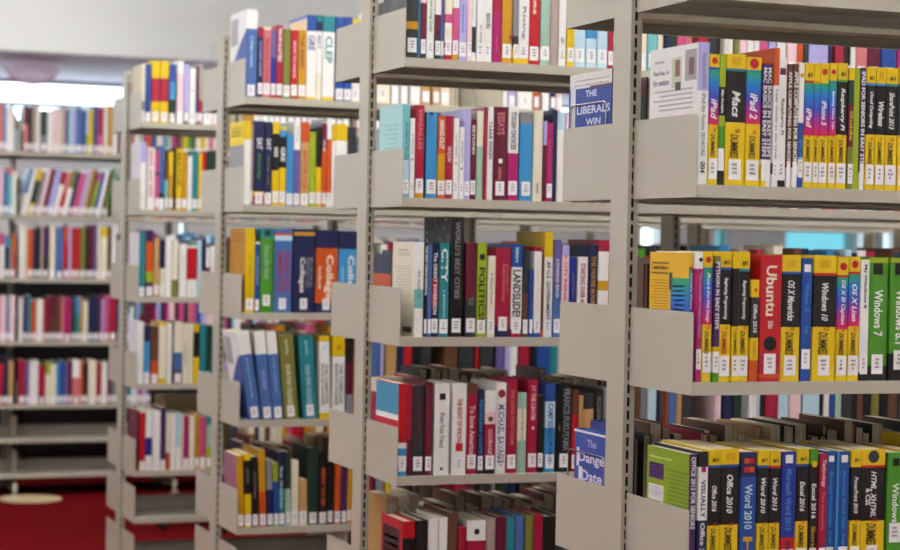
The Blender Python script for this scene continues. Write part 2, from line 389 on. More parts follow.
# ------------------------------------------------------------------ books read off the photograph, shelf by shelf
parse_row(0, 1, 183, '\n'.join(['698 708 42 V34,W66 f s0 a:seniors t:Read_for_the_SENIORS:A:8:32:.4 t:iPad_for_Active_SENIORS:A:36:80:.4 t:004:D:84:92:.5 n:white_book_with_a_lavender_spine_top_showing_its_printed_cover',
 DM(708, 718, 54, 'iPad', 'G', 'r', 'B', 10, 42, (.62, 34, 50)),
 '718.3 725 54 L25,K22,L8,G17,W17,K11 f t:iMac_Portable:W:27:45:.4 s0',
 DM(725, 745, 54, 'Macs', 'K', '=', 'T', 11, 39, (.42, 28, 48)),
 DM(745.3, 761, 57, 'iPad_2', 'G', 'r', 'T', 10, 40, (.5, 28, 48)),
 '761 766.2 64 U78,W4,Y18 f t:MAC_BASICS_IN_EASY_STEPS:W:3:76:.75', '766.4 771.6 64 U78,W22 f t:MAC_BASICS_IN_EASY_STEPS:W:3:76:.75',
 '771.8 777.6 48 O27,W56,U8,W9 f t:Help_Guide_to_the_Web:A:30:80:.5', '778 786.6 57 W93,K7 f m:rect:X:11:.7:.5 t:Raspberry_Pi:D:32:60:.45 s12',
 '787 791.4 64 H84,W16 f t:APPLE_COMPUTING_FOR_SENIORS:W:6:82:.8', '791.6 796.8 64 H84,W16 f t:APPLE_COMPUTING_FOR_SENIORS:W:6:82:.8',
 '797 802.6 63 W48,B34,W8,B10 f m:disc:J:10:.7:.5 t:iPhone:S:62:78:.6 s18',
 DM(803, 812.4, 63, 'iPad', 'G', '1', 'R', 14, 42, (.6, 36, 52)), DM(812.6, 819, 63.5, '', 'G', '', 'J', 14, 42, nm='rainbow_and_yellow_book_in_shadow'),
 DM(819.2, 828.4, 63, 'iPhone_5', 'G', 'r', 'Y', 14, 42, (.55, 30, 50)), DM(828.6, 836.2, 63, 'Samsung_Galaxy_Tabs', 'G', 'r', 'T', 14, 42, (.4, 22, 53)),
 DM(836.6, 847, 63, 'Raspberry_Pi', 'K', '1', 'G', 13, 42, (.5, 20, 54)),
 '847.6 853 68 Y10,F20,X35,o35 f t:Guide:Y:35:60:.5', '853.2 860 68 L100 f s0', '860.2 865 68 U86,W14 f t:iPAD_FOR_SENIORS_IN_EASY_STEPS:W:3:84:.85 s12',
 DM(865.3, 874.4, 67, 'Cloud_Computing', 'K', '1', 'S', 13, 40, (.48, 20, 50)), DM(874.6, 884, 67.5, 'Wireless', 'K', '=', 'S', 13, 40, (.6, 28, 48)),
 DM(884.4, 897, 68, 'SharePoint_2013', 'K', '1', 'T', 13, 40, (.42, 20, 50)), DM(897.4, 910, 68, 'Networking', 'D', '1', 'T', 13, 40, (.42, 20, 50)), DM(910.4, 922, 68, '', 'K', '1', 'R', 13, 40)]))
parse_row(0, 2, 383, '\n'.join(['692.9 696.2 253 Y11,R2,g55,Y32 f t:Portable_iPhone:W:16:44:.7 a:dummies y:.02 s0 n:yellow_and_rainbow_book_showing_its_yellow_printed_cover',
 "696.5 702.4 252 W13,M58,M29 f m:disc:K:6:.7:.55 t:The_HACKERS_Guide_to_Python:V:16:66:.42 s22",
 DM(702.6, 712.4, 252, 'iPhone_&_iPad_Web_Design', 'G', 'r', 'T', 12, 42, (.42, 16, 54), st='s16'),
 '712.6 718.8 256 o6,U66,Y4,W16,G8 f t:PYTHON_IN_EASY_STEPS:W:5:58:.6 s16',
 DM(719, 731, 252, 'Beginning_Programming', 'K', '1', 'B', 12, 42, (.36, 20, 52), dum='R'),
 DM(731.2, 738, 253, '', 'K', '', 'Y', 10, 45, nm='narrow_black_and_yellow_book_in_shadow'), DM(738, 749.4, 252, 'Beginning_Programming', 'K', '1', 'T', 13, 42, (.38, 22, 52)),
 '749.8 757.8 280 Y17,D40,Y22,O21 f t:Office_2010:W:24:52:.5 t:DUMMIES:J:60:76:.4 m:rect:O:10:.4:.5 s0',
 '758.4 780.2 255.5 R78,C16,O3,R3 f t:Ubuntu:E:8:48:.5 t:2015_Edition:W:52:58:.25 m:disc:K:70:.62:.5 s14 n:thick_red_book_with_large_pale_letters',
 DM(780.6, 800.4, 255.5, 'OS_X_Mavericks', 'K', '=', 'B', 13, 42, (.36, 20, 52)),
 '800.8 811.2 258.5 B100 f m:rect:W:8:.65:.5 t:Windows_10:S:20:44:.42 t:Step:S:55:62:.4 s22',
 DM(811.6, 835, 255.5, 'Windows_10', 'K', '=', 'R', 14, 41, (.3, 22, 52)),
 DM(835.2, 846.8, 258, 'OS_X_El_Capitan', 'G', 'r', 'R', 14, 42, (.45, 18, 54)), DM(847, 858.4, 257, 'OS_X_Lion', 'G', 'r', 'R', 12, 42, (.45, 22, 52)),
 '858.8 867.8 260 W93,K7 f t:My_Windows_8:D:4:40:.45 s12 n:thin_white_book_with_small_grey_letters',
 '868.2 888.2 258 L4,G84,K12 f m:rect:K:9:.5:.45 t:Windows_7:W:26:64:.45 s12', '888.6 909.4 258 L4,G74,K22 f m:rect:K:9:.5:.45 t:Windows_8.1:W:26:70:.45 s20', '909.8 930 258 G90,K10 f s0']))
parse_row(0, 3, 470, '\n'.join(['691.6 698.2 455 U100 f t:OFFICE_2013_FOR_SENIORS:W:2:60:.7 a:lime n:purple_spined_book_showing_its_lime_green_cover',
 '699 708.6 452 K12,W42,N46 f t:VISUALLY:U:22:52:.5 t:Office_2013:W:56:90:.5 m:rect:M:14:.5:.5 n:white_and_navy_book_with_a_black_top',
 DM(709, 721.4, 450, 'Office_2016', 'K', '1', 'B', 12, 45, (.4, 28, 48)), DM(721.8, 741, 449.5, 'Office_2010', 'K', '=', 'B', 12, 45, (.34, 20, 50)),
 '741.4 757.6 452.5 N20,B80 f m:rect:O:7:.3:.35 m:rect:R:7:.3:.68 m:rect:R:14:.3:.35 m:rect:O:14:.3:.68 t:Word_2010:Q:26:62:.5 t:H:J:68:84:.6 n:blue_book_with_orange_and_red_squares',
 DM(758, 769.6, 450.5, 'Word_2010', 'K', '1', 'B', 12, 44, (.42, 22, 50)), DM(770, 781.4, 451, 'Word_2013', 'K', '1', 'R', 12, 44, (.42, 22, 48)),
 '782.2 797.2 452 d70,R12,d18 f m:rect:W:6:.5:.5 t:Microsoft_Word_2013:S:14:64:.4 t:Step:N:73:80:.4 n:deep_blue_book_with_a_red_band',
 DM(798, 811, 449.5, 'Excel_2016', 'K', '1', 'B', 12, 44, (.4, 26, 50)), '811.2 819.6 449.5 G12,K88 f m:disc:Y:12:.7:.5 t:Excel_2016:W:28:56:.55 t:Shortcuts:J:62:90:.5 n:slim_black_book_with_a_green_tip',
 '820.2 828 454 C100 f t:Technology:p:5:28:.6 t:The_essentials:Z:32:64:.35', '828.4 837.4 452 B100 f m:rect:W:6:.6:.5 t:Microsoft_PowerPoint:S:16:62:.35 t:Step:S:66:76:.4',
 '837.6 840 452 S100 f s0 n:very_thin_sky_blue_book', '840.2 851.2 452 B100 f m:rect:W:6:.6:.5 t:Microsoft_Word_2016:S:16:64:.35 t:Step:S:68:78:.4',
 DM(851.6, 862, 450.5, 'PowerPoint_2010', 'K', '1', 'Y', 12, 44, (.4, 22, 52)), DM(862.4, 887.6, 450, 'HTML,_XHTML', 'K', '', 'R', 13, 44, (.26, 18, 56), st='m:disc:D:6:.45:.5 t:&_CSS:W:32:46:.2:.3'),
 '888.4 905 453 G100 f m:rect:K:8:.4:.5 t:Windows:W:26:60:.4 s50', '905.4 920 451 Y12,K44,Y44 f']))
parse_row(1, 0, 45, '''
406.4 418.6 -38 D62,J8,D30 h m:disc:A:30:.4:.5 s14
418.8 420.6 -30 S100 s0 n:very_thin_sky_blue_book
420.8 426.4 -34 p40,X45,D15 h s12
427 434.8 -32 W100 f t:Green_Living_Guide:G:30:70:.5
435 441 -30 W50,X25,F25 f m:disc:X:52:.5:.5 m:disc:K:70:.6:.5
441.2 444.8 -36 v60,s40 h
445 452.2 -28 E48,P10,W6,E8,W8,R6,W8,R6 f s12 n:white_book_with_pink_bands
452.4 459 -30 N30,W12,P50,J8 f s14
459.2 466.8 -32 V100 f t:lectures:s:40:70:.3
467 472 -34 p100 f s12
472.2 476 -26 W60,F30,W10 f m:disc:W:60:.5:.5 s0
476.6 484.4 -30 W100 f t:an_essay:A:60:80:.3
484.6 492.6 -36 W100 f t:RESOLVED:D:50:66:.5
493 502.2 -38 C50,M50 h t:stories:P:74:90:.3 s0
502.6 513 -30 J100 h m:rect:C:72:.3:.9 s13
513.2 518.8 -28 A70,D12,Y18 h s13
519 529.8 -32 W80,W14,Y6 f s14 t:Rising:A:40:74:.4
530 540.8 -36 R100 h m:rect:Z:40:.25:.4 t:Notes:E:10:50:.4 s11
541.2 550.8 -34 m84,W10,m6 h s13
551.2 559.2 -32 t100 h s0
559.6 567 -30 W100 f t:2009:A:70:76:.5
567.6 575 -28 Y34,E20,Y46 f s13
575.4 586.8 -34 Q100 h s13
587.2 597.8 -30 S70,Q30 h s13
598.2 608.6 -30 Q100 f s13
609 614.6 -34 C100 h
''')
parse_row(1, 1, 190, '''
402.2 409.6 104 a60,Q28,a12 f a:aqua t:An_Essay_on_the_City:B:20:60:.4 s9 n:aqua_book_with_its_plain_cover_showing
410 414.8 118 W100 f m:rect:C:52:.4:.5 t:a_history:A:20:46:.4 s9
415.4 424.2 105 C88,J12 h t:VERSAILLES:Z:4:48:.45 s12 n:crimson_book_with_an_ochre_foot
426 437 112 S100 h m:disc:N:2:.3:.4 s11
437.4 445.4 116 O10,O36,J42,O12 f t:HANG-OUT:W:5:40:.62 s9 n:orange_book_with_white_capitals
445.6 453 116 C100 h t:WOW:p:36:56:.6 s11
453.4 459 118 W100 f m:rect:R:56:.3:.5 t:open_letters:A:20:50:.4
459.2 464 127 W100 f m:rect:R:58:.4:.5 t:papers:A:20:50:.4
464.2 470.4 109 V100 h s9
470.6 476.4 119 X100 h t:BEYOND:W:8:44:.5 s12
476.8 483.4 111 E40,m60 h s0
483.8 486.6 107 C100 h s0
487 492.6 107 W100 f t:CLEAR_VISION:D:16:56:.6 s0
493 507.6 107 X100 h m:rect:W:58:.28:.5 t:ESSAYS:Z:6:30:.5 t:Andersen:Z:64:78:.3 s12 n:thick_maroon_book_with_a_white_emblem
508 518.6 106 W50,M50 f t:TOUGH_CHOICES:D:6:46:.5 s14
519.4 532.2 113 A12,S88 h s13 n:sky_blue_book_with_a_grey_top
533.2 543 111 E100 h s0 t:memoir:A:80:92:.4
543.4 546.4 121 V30,X70 f s0
546.6 552.8 123 M100 f t:A_Life_in_Colour:P:20:74:.4 s10
553 557 110 N100 h s0
557.4 565 112 Q20,W80 h s0
565.6 572 114 p100 h s0
572.4 580 118 D100 h s0
''')
parse_row(1, 2, 320, '''
414.8 423.8 242 W50,a20,W30 f a:cream t:the_social_life:A:30:60:.4 s0 d:.17 n:cream_book_with_its_text_cover_showing
424.2 427.4 243 K100 f t:THE_NEW_URBAN_RENEWAL:W:3:56:.8 s9
427.6 431.2 245 s100 f s9
431.4 438.8 243 N38,C30,N32 f t:The_GREAT_INVERSION:W:10:76:.5 s10
439.4 449.2 243 T100 h t:CITY:W:6:42:.66 s9 t:a_guidebook:Q:50:80:.3 n:teal_book_titled_City
450.6 463.8 217 K100 h t:WORLD'S_BEST_CITIES:A:4:68:.4 a:photo s11 d:.2 n:tall_black_book_titled_World's_Best_Cities
465.6 476.2 243 X60,D40 h t:THE_LINE:A:58:66:.5 s12
476.6 486 243 L100 f t:POLITICS!:K:26:82:.66 m:disc:K:15:.66:.5 s9 n:lime_green_book_titled_Politics
487.4 495.2 256 E100 f t:A_Short_Guide:A:20:60:.3 s9
495.6 510.8 248 C88,N12 h t:Radical_Democracy:Z:18:60:.3 t:the_politics_of:Z:18:50:.2:.75 s16 n:crimson_book_with_a_navy_foot
511.4 522.4 244 B25,W67,C8 f t:LANDSLIDE!:K:28:78:.74 t:letters:Q:4:20:.4 s9 n:white_and_blue_book_titled_Landslide
523 528.6 250 D50,H50 h s9
529 533 270 B100 f s9
533.4 540.8 247 C5,W86,B9 f t:The_People's_Handbook:p:14:70:.4 s11
541 543.6 250 H92,O8 h s0
544 552.8 232 Y24,W76 f a:yellow t:AP_U.S._GOVERNMENT:D:28:84:.45 s9 n:white_book_with_a_yellow_top_and_yellow_cover_edge
553.2 560.6 240 v50,s50 f t:LOOKING_BACK:W:20:60:.4 s11
561 568.4 245 V12,p88 f t:A_CITY_RISING:C:10:60:.4
569 576.4 257 d100 h t:speeches:A:20:50:.3
577 587 257 W100 f t:STARTING_OVER_AGAIN:C:8:70:.5
588.4 597.6 245 N100 h t:THE_HOUSE_BOOK:J:12:66:.5
598 609 240 C12,W30,J10,W48 f m:disc:W:30:.7:.5 s0
610 618 244 K100 h
''')
parse_row(1, 3, 460, '''
398 406.8 384 R64,W6,S8,W12,S10 f a:redblue s12 n:red_and_blue_book_with_its_cover_showing
407 411.6 385 C60,X40 h s0
412.2 424.2 386 D100 h t:THE_RISE_AND_FALL:X:12:60:.4 s12
425 432 383 X100 h t:A_PEOPLE'S_ATLAS:C:20:70:.4 s12
434 449.4 384 W100 h m:rect:K:14:.4:.5 t:From_Your_Friend:A:32:70:.34 s0 m:disc:K:93:.2:.5 n:thick_white_book_with_a_black_title_block
452 466.6 384 W100 h t:THE_RIGHT_OF_WRONG:R:16:66:.36 m:rect:R:70:.5:.5 s8 n:thick_white_book_with_red_capitals
467.2 477.4 384 H12,C10,C78 h t:To_Save_America:p:24:78:.5 s14
478 484.2 390 N100 h t:RECKLESS_HOPE:S:12:76:.5 s10
484.6 495 391 W26,p14,C44,K16 f m:disc:H:34:.5:.5 t:COURAGE:p:46:76:.4 s12 n:white_and_crimson_book_with_a_small_portrait
496 506.4 383 W100 h m:disc:C:12:.75:.5 t:MICHAEL_SAVAGE:d:24:88:.6 s9 n:white_book_with_blue_capitals_and_red_emblem
507 517 380 C100 h t:THE_LONG_WAY_HOME:Z:10:70:.35 s12
517.6 527 393 m20,E40,m40 h t:Small_Things_First:A:20:60:.3 s0
528 537.6 380 C100 h t:AT_THE_CENTER:p:6:44:.45 m:disc:p:52:.3:.5 s14
538 543.8 396 K100 f s14
545 555.4 384 B20,Q30,S50 h t:THE_CAMP_SONG:B:8:60:.5 t:JIM_FINN:B:62:88:.5 s10
556.8 571 384 K100 h t:FRANCIS_FUKUYAMA:A:6:76:.5:.65 m:rect:o:50:.12:.12 s12
572 578.4 390 H30,R70 h t:LOST_YEARS:C:10:50:.4 s8
579 583 396 I100 f s0
583.4 594 394 D20,I80 h s8
594.6 603 390 K100 h t:OCCASIONS:A:8:40:.5 s8
603.6 610 388 A100 h
''')
parse_row(1, 4, 545, '''
403.4 416.4 522 R18,K82 h a:redphoto t:A:A:50:58:.2 s0 n:black_book_with_a_red_edged_cover_showing
416.8 428.2 521 K100 h t:the_report:D:20:60:.4
428.8 439 520 W100 h m:rect:Y:60:.5:.6
439.4 448.2 518 W100 f t:MONSTERS:K:8:60:.66
449 457.6 513 H100 h
458.4 466.4 527 C40,W60 h
467 486.4 521 W22,C30,W48 h m:disc:K:12:.3:.5
487 496.8 519 t100 h
497.2 506.2 517 X100 h
506.8 515.4 518 T40,T60 h
516 524.6 516 s100 h t:SHORES:N:20:70:.5
526 534 516 o40,H60 h
534.4 543.2 515 C100 h t:NATIONS:Z:20:60:.5
543.6 556 517 K100 h
556.4 566 516 D100 h
566.4 576 519 H100 h
''', vis=26)
parse_row(2, 0, 85, '''
245.4 257 9.5 W22,s78 f a:whiteblue t:College_majors:Q:30:66:.3 s3 n:tall_white_and_steel_blue_volume
257.4 263 27 C14,N86 f t:SUCCESS_GUIDE:V:20:70:.4
263.2 270.8 27 E4,Z96 f t:PREPARATION:C:16:78:.5
271 276.2 31 v40,d40,C20 f
276.4 282.8 25 C100 f t:THE_ART_&_LETTERS:W:4:50:.6
283 290.2 29 o90,G10 f s6
290.8 297.8 30 R100 f t:HOW_TO_WRITE:p:16:70:.4
298 305.8 30 J100 f t:THE_ESSAY:H:6:56:.5
306.2 316 15 B19,W78,Y3 f a:tan t:GRE:B:24:42:.7 s0 n:tall_blue_topped_white_book_with_tan_cover_edge
316.2 321.8 15 T8,N11,W50,E31 f t:MAT:A:24:40:.6 s0
322.2 334.6 16 T19,W77,Y4 f t:CLEP:T:24:56:.62 s0 n:tall_green_topped_white_book
335.2 343.6 17 B100 f s4
343.8 351.8 17 B100 f s4
352.4 360 19 Y12,W88 f s4
360.4 370 19 W100 f s4
''')
parse_row(2, 1, 195, '''
243.2 250.6 121 Y22,W78 f a:yellowgrey s0 n:white_book_with_a_yellow_and_grey_cover_showing
250.8 253.2 124 t100 f
253.4 264.2 121 N84,Y5,C11 f t:SAT:W:20:34:.5 t:study:G:38:70:.4 s4 n:navy_test_book_with_a_lime_block
264.4 271.8 122 N86,C14 f t:SAT:W:20:34:.6 t:study_set:o:40:76:.4 s4
272 278.8 122 Y14,K44,Y42 f t:GRE:W:30:42:.6
279 285.6 127 Y4,S8,K40,Y48 f t:GRE:W:26:44:.7
286 293 134 S100 f s4
293.2 299.8 121 W34,v66 f t:writing:A:6:24:.3 s4
300.2 309 122 O24,I76 f t:MASTER_THE:O:34:80:.5 s4
309.2 315.6 132 L100 f
315.8 321.4 128 K50,Y50 f
321.6 326 123 X30,O70 f t:the:W:20:34:.5
326.4 331.2 118 W24,O66,W10 f
331.4 334.8 125 Y20,W80 f
335 346.6 124 Y20,W80 f n:white_book_with_a_yellow_top_beside_the_end_plate
347 356 127 D40,N60 f
''')
parse_row(2, 2, 300, '''
244.6 254.6 228 Y100 f a:gold t:the_college_search:J:30:80:.3 s9 n:yellow_book_with_a_gold_cover_showing
255 259.4 242 W3,B97 f t:accepted:Q:20:60:.4 s6
259.8 273 228 T12,G88 f m:disc:F:6:.5:.5 t:Choices_after_School:m:20:60:.4 s22 n:green_book_with_a_teal_top
273.4 292 229 s5,O3,Q6,s86 f t:AMERICA'S:C:26:76:.3:.35 t:GREATEST:C:26:76:.3:.72 s11 n:lavender_blue_book_with_crimson_capitals
292.6 314.6 229 N4,J4,N92 f t:Colleges:W:34:76:.3:.4 t:PRINCETON_GUIDE:A:34:70:.16:.68 t:best:A:34:70:.12:.86 s11 n:thick_navy_book_with_an_ochre_line
315.2 337.8 230 N22,O66,N12 f t:College:E:30:84:.42:.6 t:handbook:E:44:72:.14:.2 s10 n:thick_navy_and_orange_book
338.4 358 231 N22,S78 f t:College:W:30:84:.42:.6 t:majors:Q:44:72:.14:.2 s10 n:thick_navy_and_bright_blue_book
358.6 370 232 G100 f
''')
parse_row(2, 3, 408, '''
249.6 262 333 W26,s74 f ~-14 a:whiteblue t:BOOK_OF_MAJORS:Q:30:76:.16 s4 n:widest_leaning_white_and_steel_blue_volume
262.6 273.4 332 W26,s74 f ~-10 t:COLLEGES:V:44:66:.3 s4 n:middle_leaning_white_and_steel_blue_volume
273.8 284 332 W26,s74 f ~-9 t:BOOK_OF_MAJORS:Q:30:70:.14 s4 n:leaning_white_and_blue_volume_beside_olive_one
284.6 299 335 o100 f ~-7.4 t:FOUR-YEAR_COLLEGES:E:36:84:.34 t:guide:E:6:24:.2 s7 n:leaning_olive_green_volume
304 318.4 336 T100 f ~-6.8 t:FOUR-YEAR_COLLEGES:Q:36:84:.34 t:guide:Q:6:24:.2 s9 n:leaning_deep_teal_volume
320 330.4 336 Y7,W86,Y7 f ~-2 t:THE_COMPLETE:D:34:82:.26:.68 t:BOOK_OF_COLLEGES:D:34:84:.26:.3 m:disc:Q:14:.5:.5 s0 n:white_book_with_yellow_tips
333 345.4 336 Y25,W75 f ~-1 t:THE_COMPLETE:D:34:82:.26:.68 t:BOOK_OF_COLLEGES:D:34:84:.26:.3 m:disc:J:14:.5:.5 s0 n:white_book_with_a_broad_yellow_top
346 353 338 K30,X40,A30 f s0
353.6 364 338 J100 f
''')
parse_row(2, 4, 515, '''
238.4 244.6 456 J100 f ~-2 a:mauve s5 n:golden_book_with_a_mauve_cover_showing
245 251.8 454 Y9,K46,Y45 f ~-2 t:GOING:A:20:40:.4 s5
252.4 258.6 457 K100 f ~-2 t:drawings:A:20:60:.4 s5
260 267 450 J55,O45 f ~-3 s5
267.4 273.6 460 A45,N55 f ~-2 s5
274 279 463 L30,B60,L10 f ~-2 s5
279.4 285.8 452 N50,T50 f ~-2 t:fine_sketches:Q:20:76:.5 s5
286 291 452 F50,m50 f ~-2
291.6 299.2 461 E100 f ~-1
300 307.8 480 I70,E30 f ~-1
308.2 318.6 448 F100 h ~-1 s5
319 327 452 K20,K80 h t:SPEAK_TO_ME:O:22:74:.5 s5
327.6 333 462 K100 h s8
334.6 341 463 O100 f s6
341.4 347 465 U100 f s6
347.4 352 468 J100 f s6
352.4 362 464 H100 f
362.4 372 466 C100 f
''')
parse_row(3, 0, 112, '''
139.6 145 64 E64,A16,E20 f a:beige
145.4 150.8 64 B100 f s3
151.2 159.6 61 Y28,C38,Y34 f s6
160 168.6 61 Y28,C38,Y34 f s6
169.4 175.6 64 B30,S30,F40 f s3
177 183.6 61 W20,p60,W20 f s0
184 189 64 V80,D20 f
189.4 195.6 68 W100 f m:rect:L:40:.3:.4
196 198.8 66 U100 f
199 202.6 64 t60,C40 f
203.4 212 70 W100 f
212.6 222 68 p100 f
''')
parse_row(3, 1, 200, '''
139.4 146 142 V30,W70 f a:lilac s0
147 154.6 148 W100 f t:BIRDS_AND_BEES:P:4:80:.5 s0
155 159 150 P38,K4,P58 f s2
159.4 164 146 s74,K8,W18 f
164.6 168 160 H40,a60 f
168.6 173 152 Y40,J60 f
173.2 175.8 148 K100 f s0
176 181.6 149 Y100 f t:MATHS:K:6:60:.5
182 187 152 J100 f
187.4 191.6 156 W100 f
192 198 151 T100 f
198.4 201.8 153 Y100 f
202 205.4 152 R70,Y30 f
206 214 151 F100 f
214.4 224 150 D100 f
''')
parse_row(3, 2, 285, '''
138.6 145 232 T100 f a:lilac s2
145.8 153 230 U18,O45,L16,U21 f s4
153.6 159.4 238 I100 f
160 164.8 240 N50,E50 f s2
165.2 171.6 236 W100 f s0
172 178 240 E70,o30 f s0
179 186.4 244 W100 f s0
187 197 246 W4,R62,W34 f s2
197.4 201 240 Q100 f s0
201.4 205.6 238 N100 f
206 210 248 W40,X60 f
210.4 219 246 W100 f
''')
parse_row(3, 3, 372, '''
137 143.4 322 W100 f a:lilac s0
144 150 325 N28,S52,Q20 f s2
150.8 158 326 H60,O40 f s2
158.4 166 322 Y6,E86,Y8 f s0
166.4 171.8 323 W100 f s0
172 173.4 322 D100 f s0
173.6 182 322 E50,s30,X20 f s4
182.4 188.6 324 E100 f t:outline:A:30:70:.3 s0
189 193 324 E100 f s0
193.4 199 324 Y14,K42,Y44 f s0
199.8 206 325 T100 f
206.4 211 326 F100 f
211.4 220 326 T100 f
''')
parse_row(3, 4, 455, '''
137.2 139.4 411 X100 f a:greycover s0
139.6 145 413 R86,Y14 f s2
145.4 152 411 W45,d30,W25 f s2
152.4 160 411 W100 f s2
160.4 165.4 408 U84,W16 f s2
165.8 170 413 E70,O30 f s0
170.4 175.4 414 W100 f t:ABC:D:20:50:.4 s0
175.8 180.6 413 Q60,W40 f
181 183.4 415 E100 f s0
183.8 188.6 416 M80,p20 f s2
189 194.4 416 E100 f
194.8 199.4 414 J100 f
200 205.8 417 P76,p24 f s2
206.2 211.4 416 T18,m40,L42 f s2
211.8 220 416 Y100 f
''')
# the second rack's shelves carry on behind the nearest rack and show above its books
def more(k, lvl, y, s, top, vis):
    out = []
    for t in s.split():
        a, b, z = t.split('-'); out.append('%s %s %g %s' % (a, b, top+rnd.uniform(-4, 5), z))
    parse_row(k, lvl, y, '\n'.join(out), vis=vis)
more(1, 0, 50, '640-648-E 649-659-a 659.3-664-E 664.2-667-K 667.2-671-N 671.2-678-F 678.2-686-P 686.2-693-Z 693.3-698-X 698.2-708-R 709-722-D 722.4-729-W 729.3-734-W 735-740-o 741-748-p 748.3-754-W 755-760-W 760.4-769-P 770-777-V 778-787-W 788-797-p60,X40 797.4-804-O 805-809.6-D 810-830-W30,V70 830.4-834-N 836-845-C 845.4-852-K 852.3-857-W 857.3-868-Z 869-882-X 883-898-B 898.3-905-M'.replace('p60,X40', 'p'), -32, 24)
more(1, 3, 405, '635-641-H 641.4-647.6-A 648-656.6-Q 657-661-N 661.4-667-H 667.4-669-O 669.4-677-s 677.4-682-I 682.4-693-D 709-722-p 724-733.6-N 734-742-F 742.4-749-A 749.4-757-W 757.4-761-Q 761.4-765.4-K 766-778.6-C 779-789.6-Q 790-801-p 803-820-Q 820.4-824-K 824.4-829.6-W 830-835.6-B 836-842-m 842.4-852-D 852.4-858-K 858.4-864-H 864.4-872-K 872.4-880-o 880.4-889-K 889.4-899-H 899.4-910-D', 379, 25)
more(2, 0, 95, '376-391-E 392-399-W 401-408-W 411-421-W 422-431-I 433-440-I 441-450-E 501-508-W 509-516-V 518-533-W 534-540-O 543-550-W 550.4-556-N 556.4-563-p', 12, 20)
more(2, 3, 365, '372-380-s 380.6-384-V 386-396.6-I 397-403.4-N 404-412-R 413-420-K 421-431-D 445-458-H 459-474-D 476-479-R 480-494-D 495-505-v 505.4-510-V 510.4-518-W 520-530-C 531-536-K 537-549.6-B 550-558-T', 334, 30)
more(2, 4, 500, '376-385-A 386-390-Y 391-396-E 397-404-N 455-466-C 467-474-X 480-490-D 497-508-F 509-516-N 520-528-D 532-542-H', 440, 22)

# the farthest rack, left of the fourth
def far(lvl, y, s, top, lean=0):
    out = []
    for t in s.split():
        a, b, z = t.split('-'); out.append('%s %s %g %s f s4%s' % (a, b, top+rnd.uniform(-3, 3), z, ' ~%g' % lean if lean else ''))
    parse_row(4, lvl, y, '\n'.join(out), vis=44)
far(0, 140, '23.6-28-X40,Z60 28.3-32-K 32.4-36-t 36.3-40-W 40.4-47-F60,A40 47.4-53-W 53.3-58.6-p 59-62-E 62.3-66-t 66.3-69-B 69.3-72.3-Q 72.6-76-V 76.3-82-s 82.3-86-B 86.3-88.6-Q60,L40 89-93-Y 94-97.6-B 98-103.6-C60,P40 104-107.4-W 107.8-112-J 112.6-117-W', 108)
far(1, 205, '17-23-s55,W45 23.4-27-W 28-33-Y25,D50,Y25 33.4-37-A 37.4-41-p 41.4-46-X 46.4-52-V 52.4-57-C30,W70 57.4-62-Z50,R50 62.4-67-o40,W60 67.4-71-N 71.4-77-P 77.4-81-V 81.4-85-I 85.4-88-H 88.4-92-P20,L80 92.4-96-B 96.4-100-W 100.4-103-X 103.4-106-G', 171, 9)
far(2, 270, '17-24-W 24.4-27-E 27.3-32.6-O 33-36.4-N 36.7-40-K 40.3-43-t 43.3-48-U60,D40 49.6-55-E 56-63-s 63.3-68-O30,R70 68.3-71-V 71.4-75.4-R 75.6-79.4-R 80-85-o 85.3-89-K 89.3-93.6-X 94-97-v 97.3-100.4-E 100.8-107-Y20,E80 107.4-111-H 111.4-116-W', 227)
far(3, 335, '19-22.6-W 23-27-U 27.3-31-T 31.3-36-O 36.4-43-W 43.3-47-C 47.3-51-X 51.4-56-X50,H50 56.3-60.8-H 61-64-Z 64.3-71-M 71.3-75-F 75.3-79.4-S40,T60 79.7-83-I 83.3-87.6-E 88-92.6-N 93-98-N 98.3-101-X 101.3-104-V 104.3-109-P 110-116-C', 298)
far(4, 398, '18.6-25-C 25.3-29-v 29.3-33-W 33.3-38-W 38.3-45-C 45.6-50-L30,E70 50.3-56-E 56.3-60-S 60.3-64-B 64.3-68-v 68.3-72-X 72.3-80-W40,Z60 80.3-83-O 83.3-87-K 88-96-E 96.3-101-C 101.3-107-W 107.4-111-X 111.4-116-A', 363)

# ------------------------------------------------------------------ books nobody can read: the shelves' backs and their far bays
def fill(k, lvl, side, xa, xb, hs, pal, area, wr=(.012, .034), leanp=0, dep=None, z=None):
    x = xa; r = rnd
    while True:
        w_ = r.uniform(*wr)
        if x+w_ > xb: break
        h = r.uniform(*hs); c = r.choice(pal)
        zs = [(100, c)]
        if r.random() < .35: zs = [(r.choice((15, 25, 40)), r.choice(pal)), (70, c)]
        b = add_book(k, lvl, side, x+w_/2, w_*.96, h, zs, area=area, depth=dep, z=z)
        if leanp: b.lean = leanp+r.uniform(-.03, .03)
        x += w_/math.cos(b.lean)
MIX = 'WWEEKKDDCCRRBNNNSXHHIJOPUTFGoQAtsY'
WARM = 'HHDXKIoCFtHHNE'
DIM = 'KKDDNXHFoCHAs'
FAR = 'WWWWWppVVQQEEEmCRXZZMPONBssSTGaDJYtA'
e0, e1 = X0+.004, X0+BAY-.004
fill(0, 3, 1, X0+.08, X0+.76, (.20, .245), WARM, 150)
fill(0, 2, 1, X0+.10, X0+.76, (.19, .215), WARM, 30)
fill(0, 1, 1, X0+.09, X0+.7, (.19, .225), MIX, 20)
fill(0, 0, 1, X0+.10, X0+.6, (.19, .24), MIX, 2)
fill(0, 4, 1, e0, X0+.6, (.2, .24), MIX, 1)
fill(1, 4, 1, e0+.11, e1, (.2, .25), 'HtHIEHX', 330, (.02, .045))
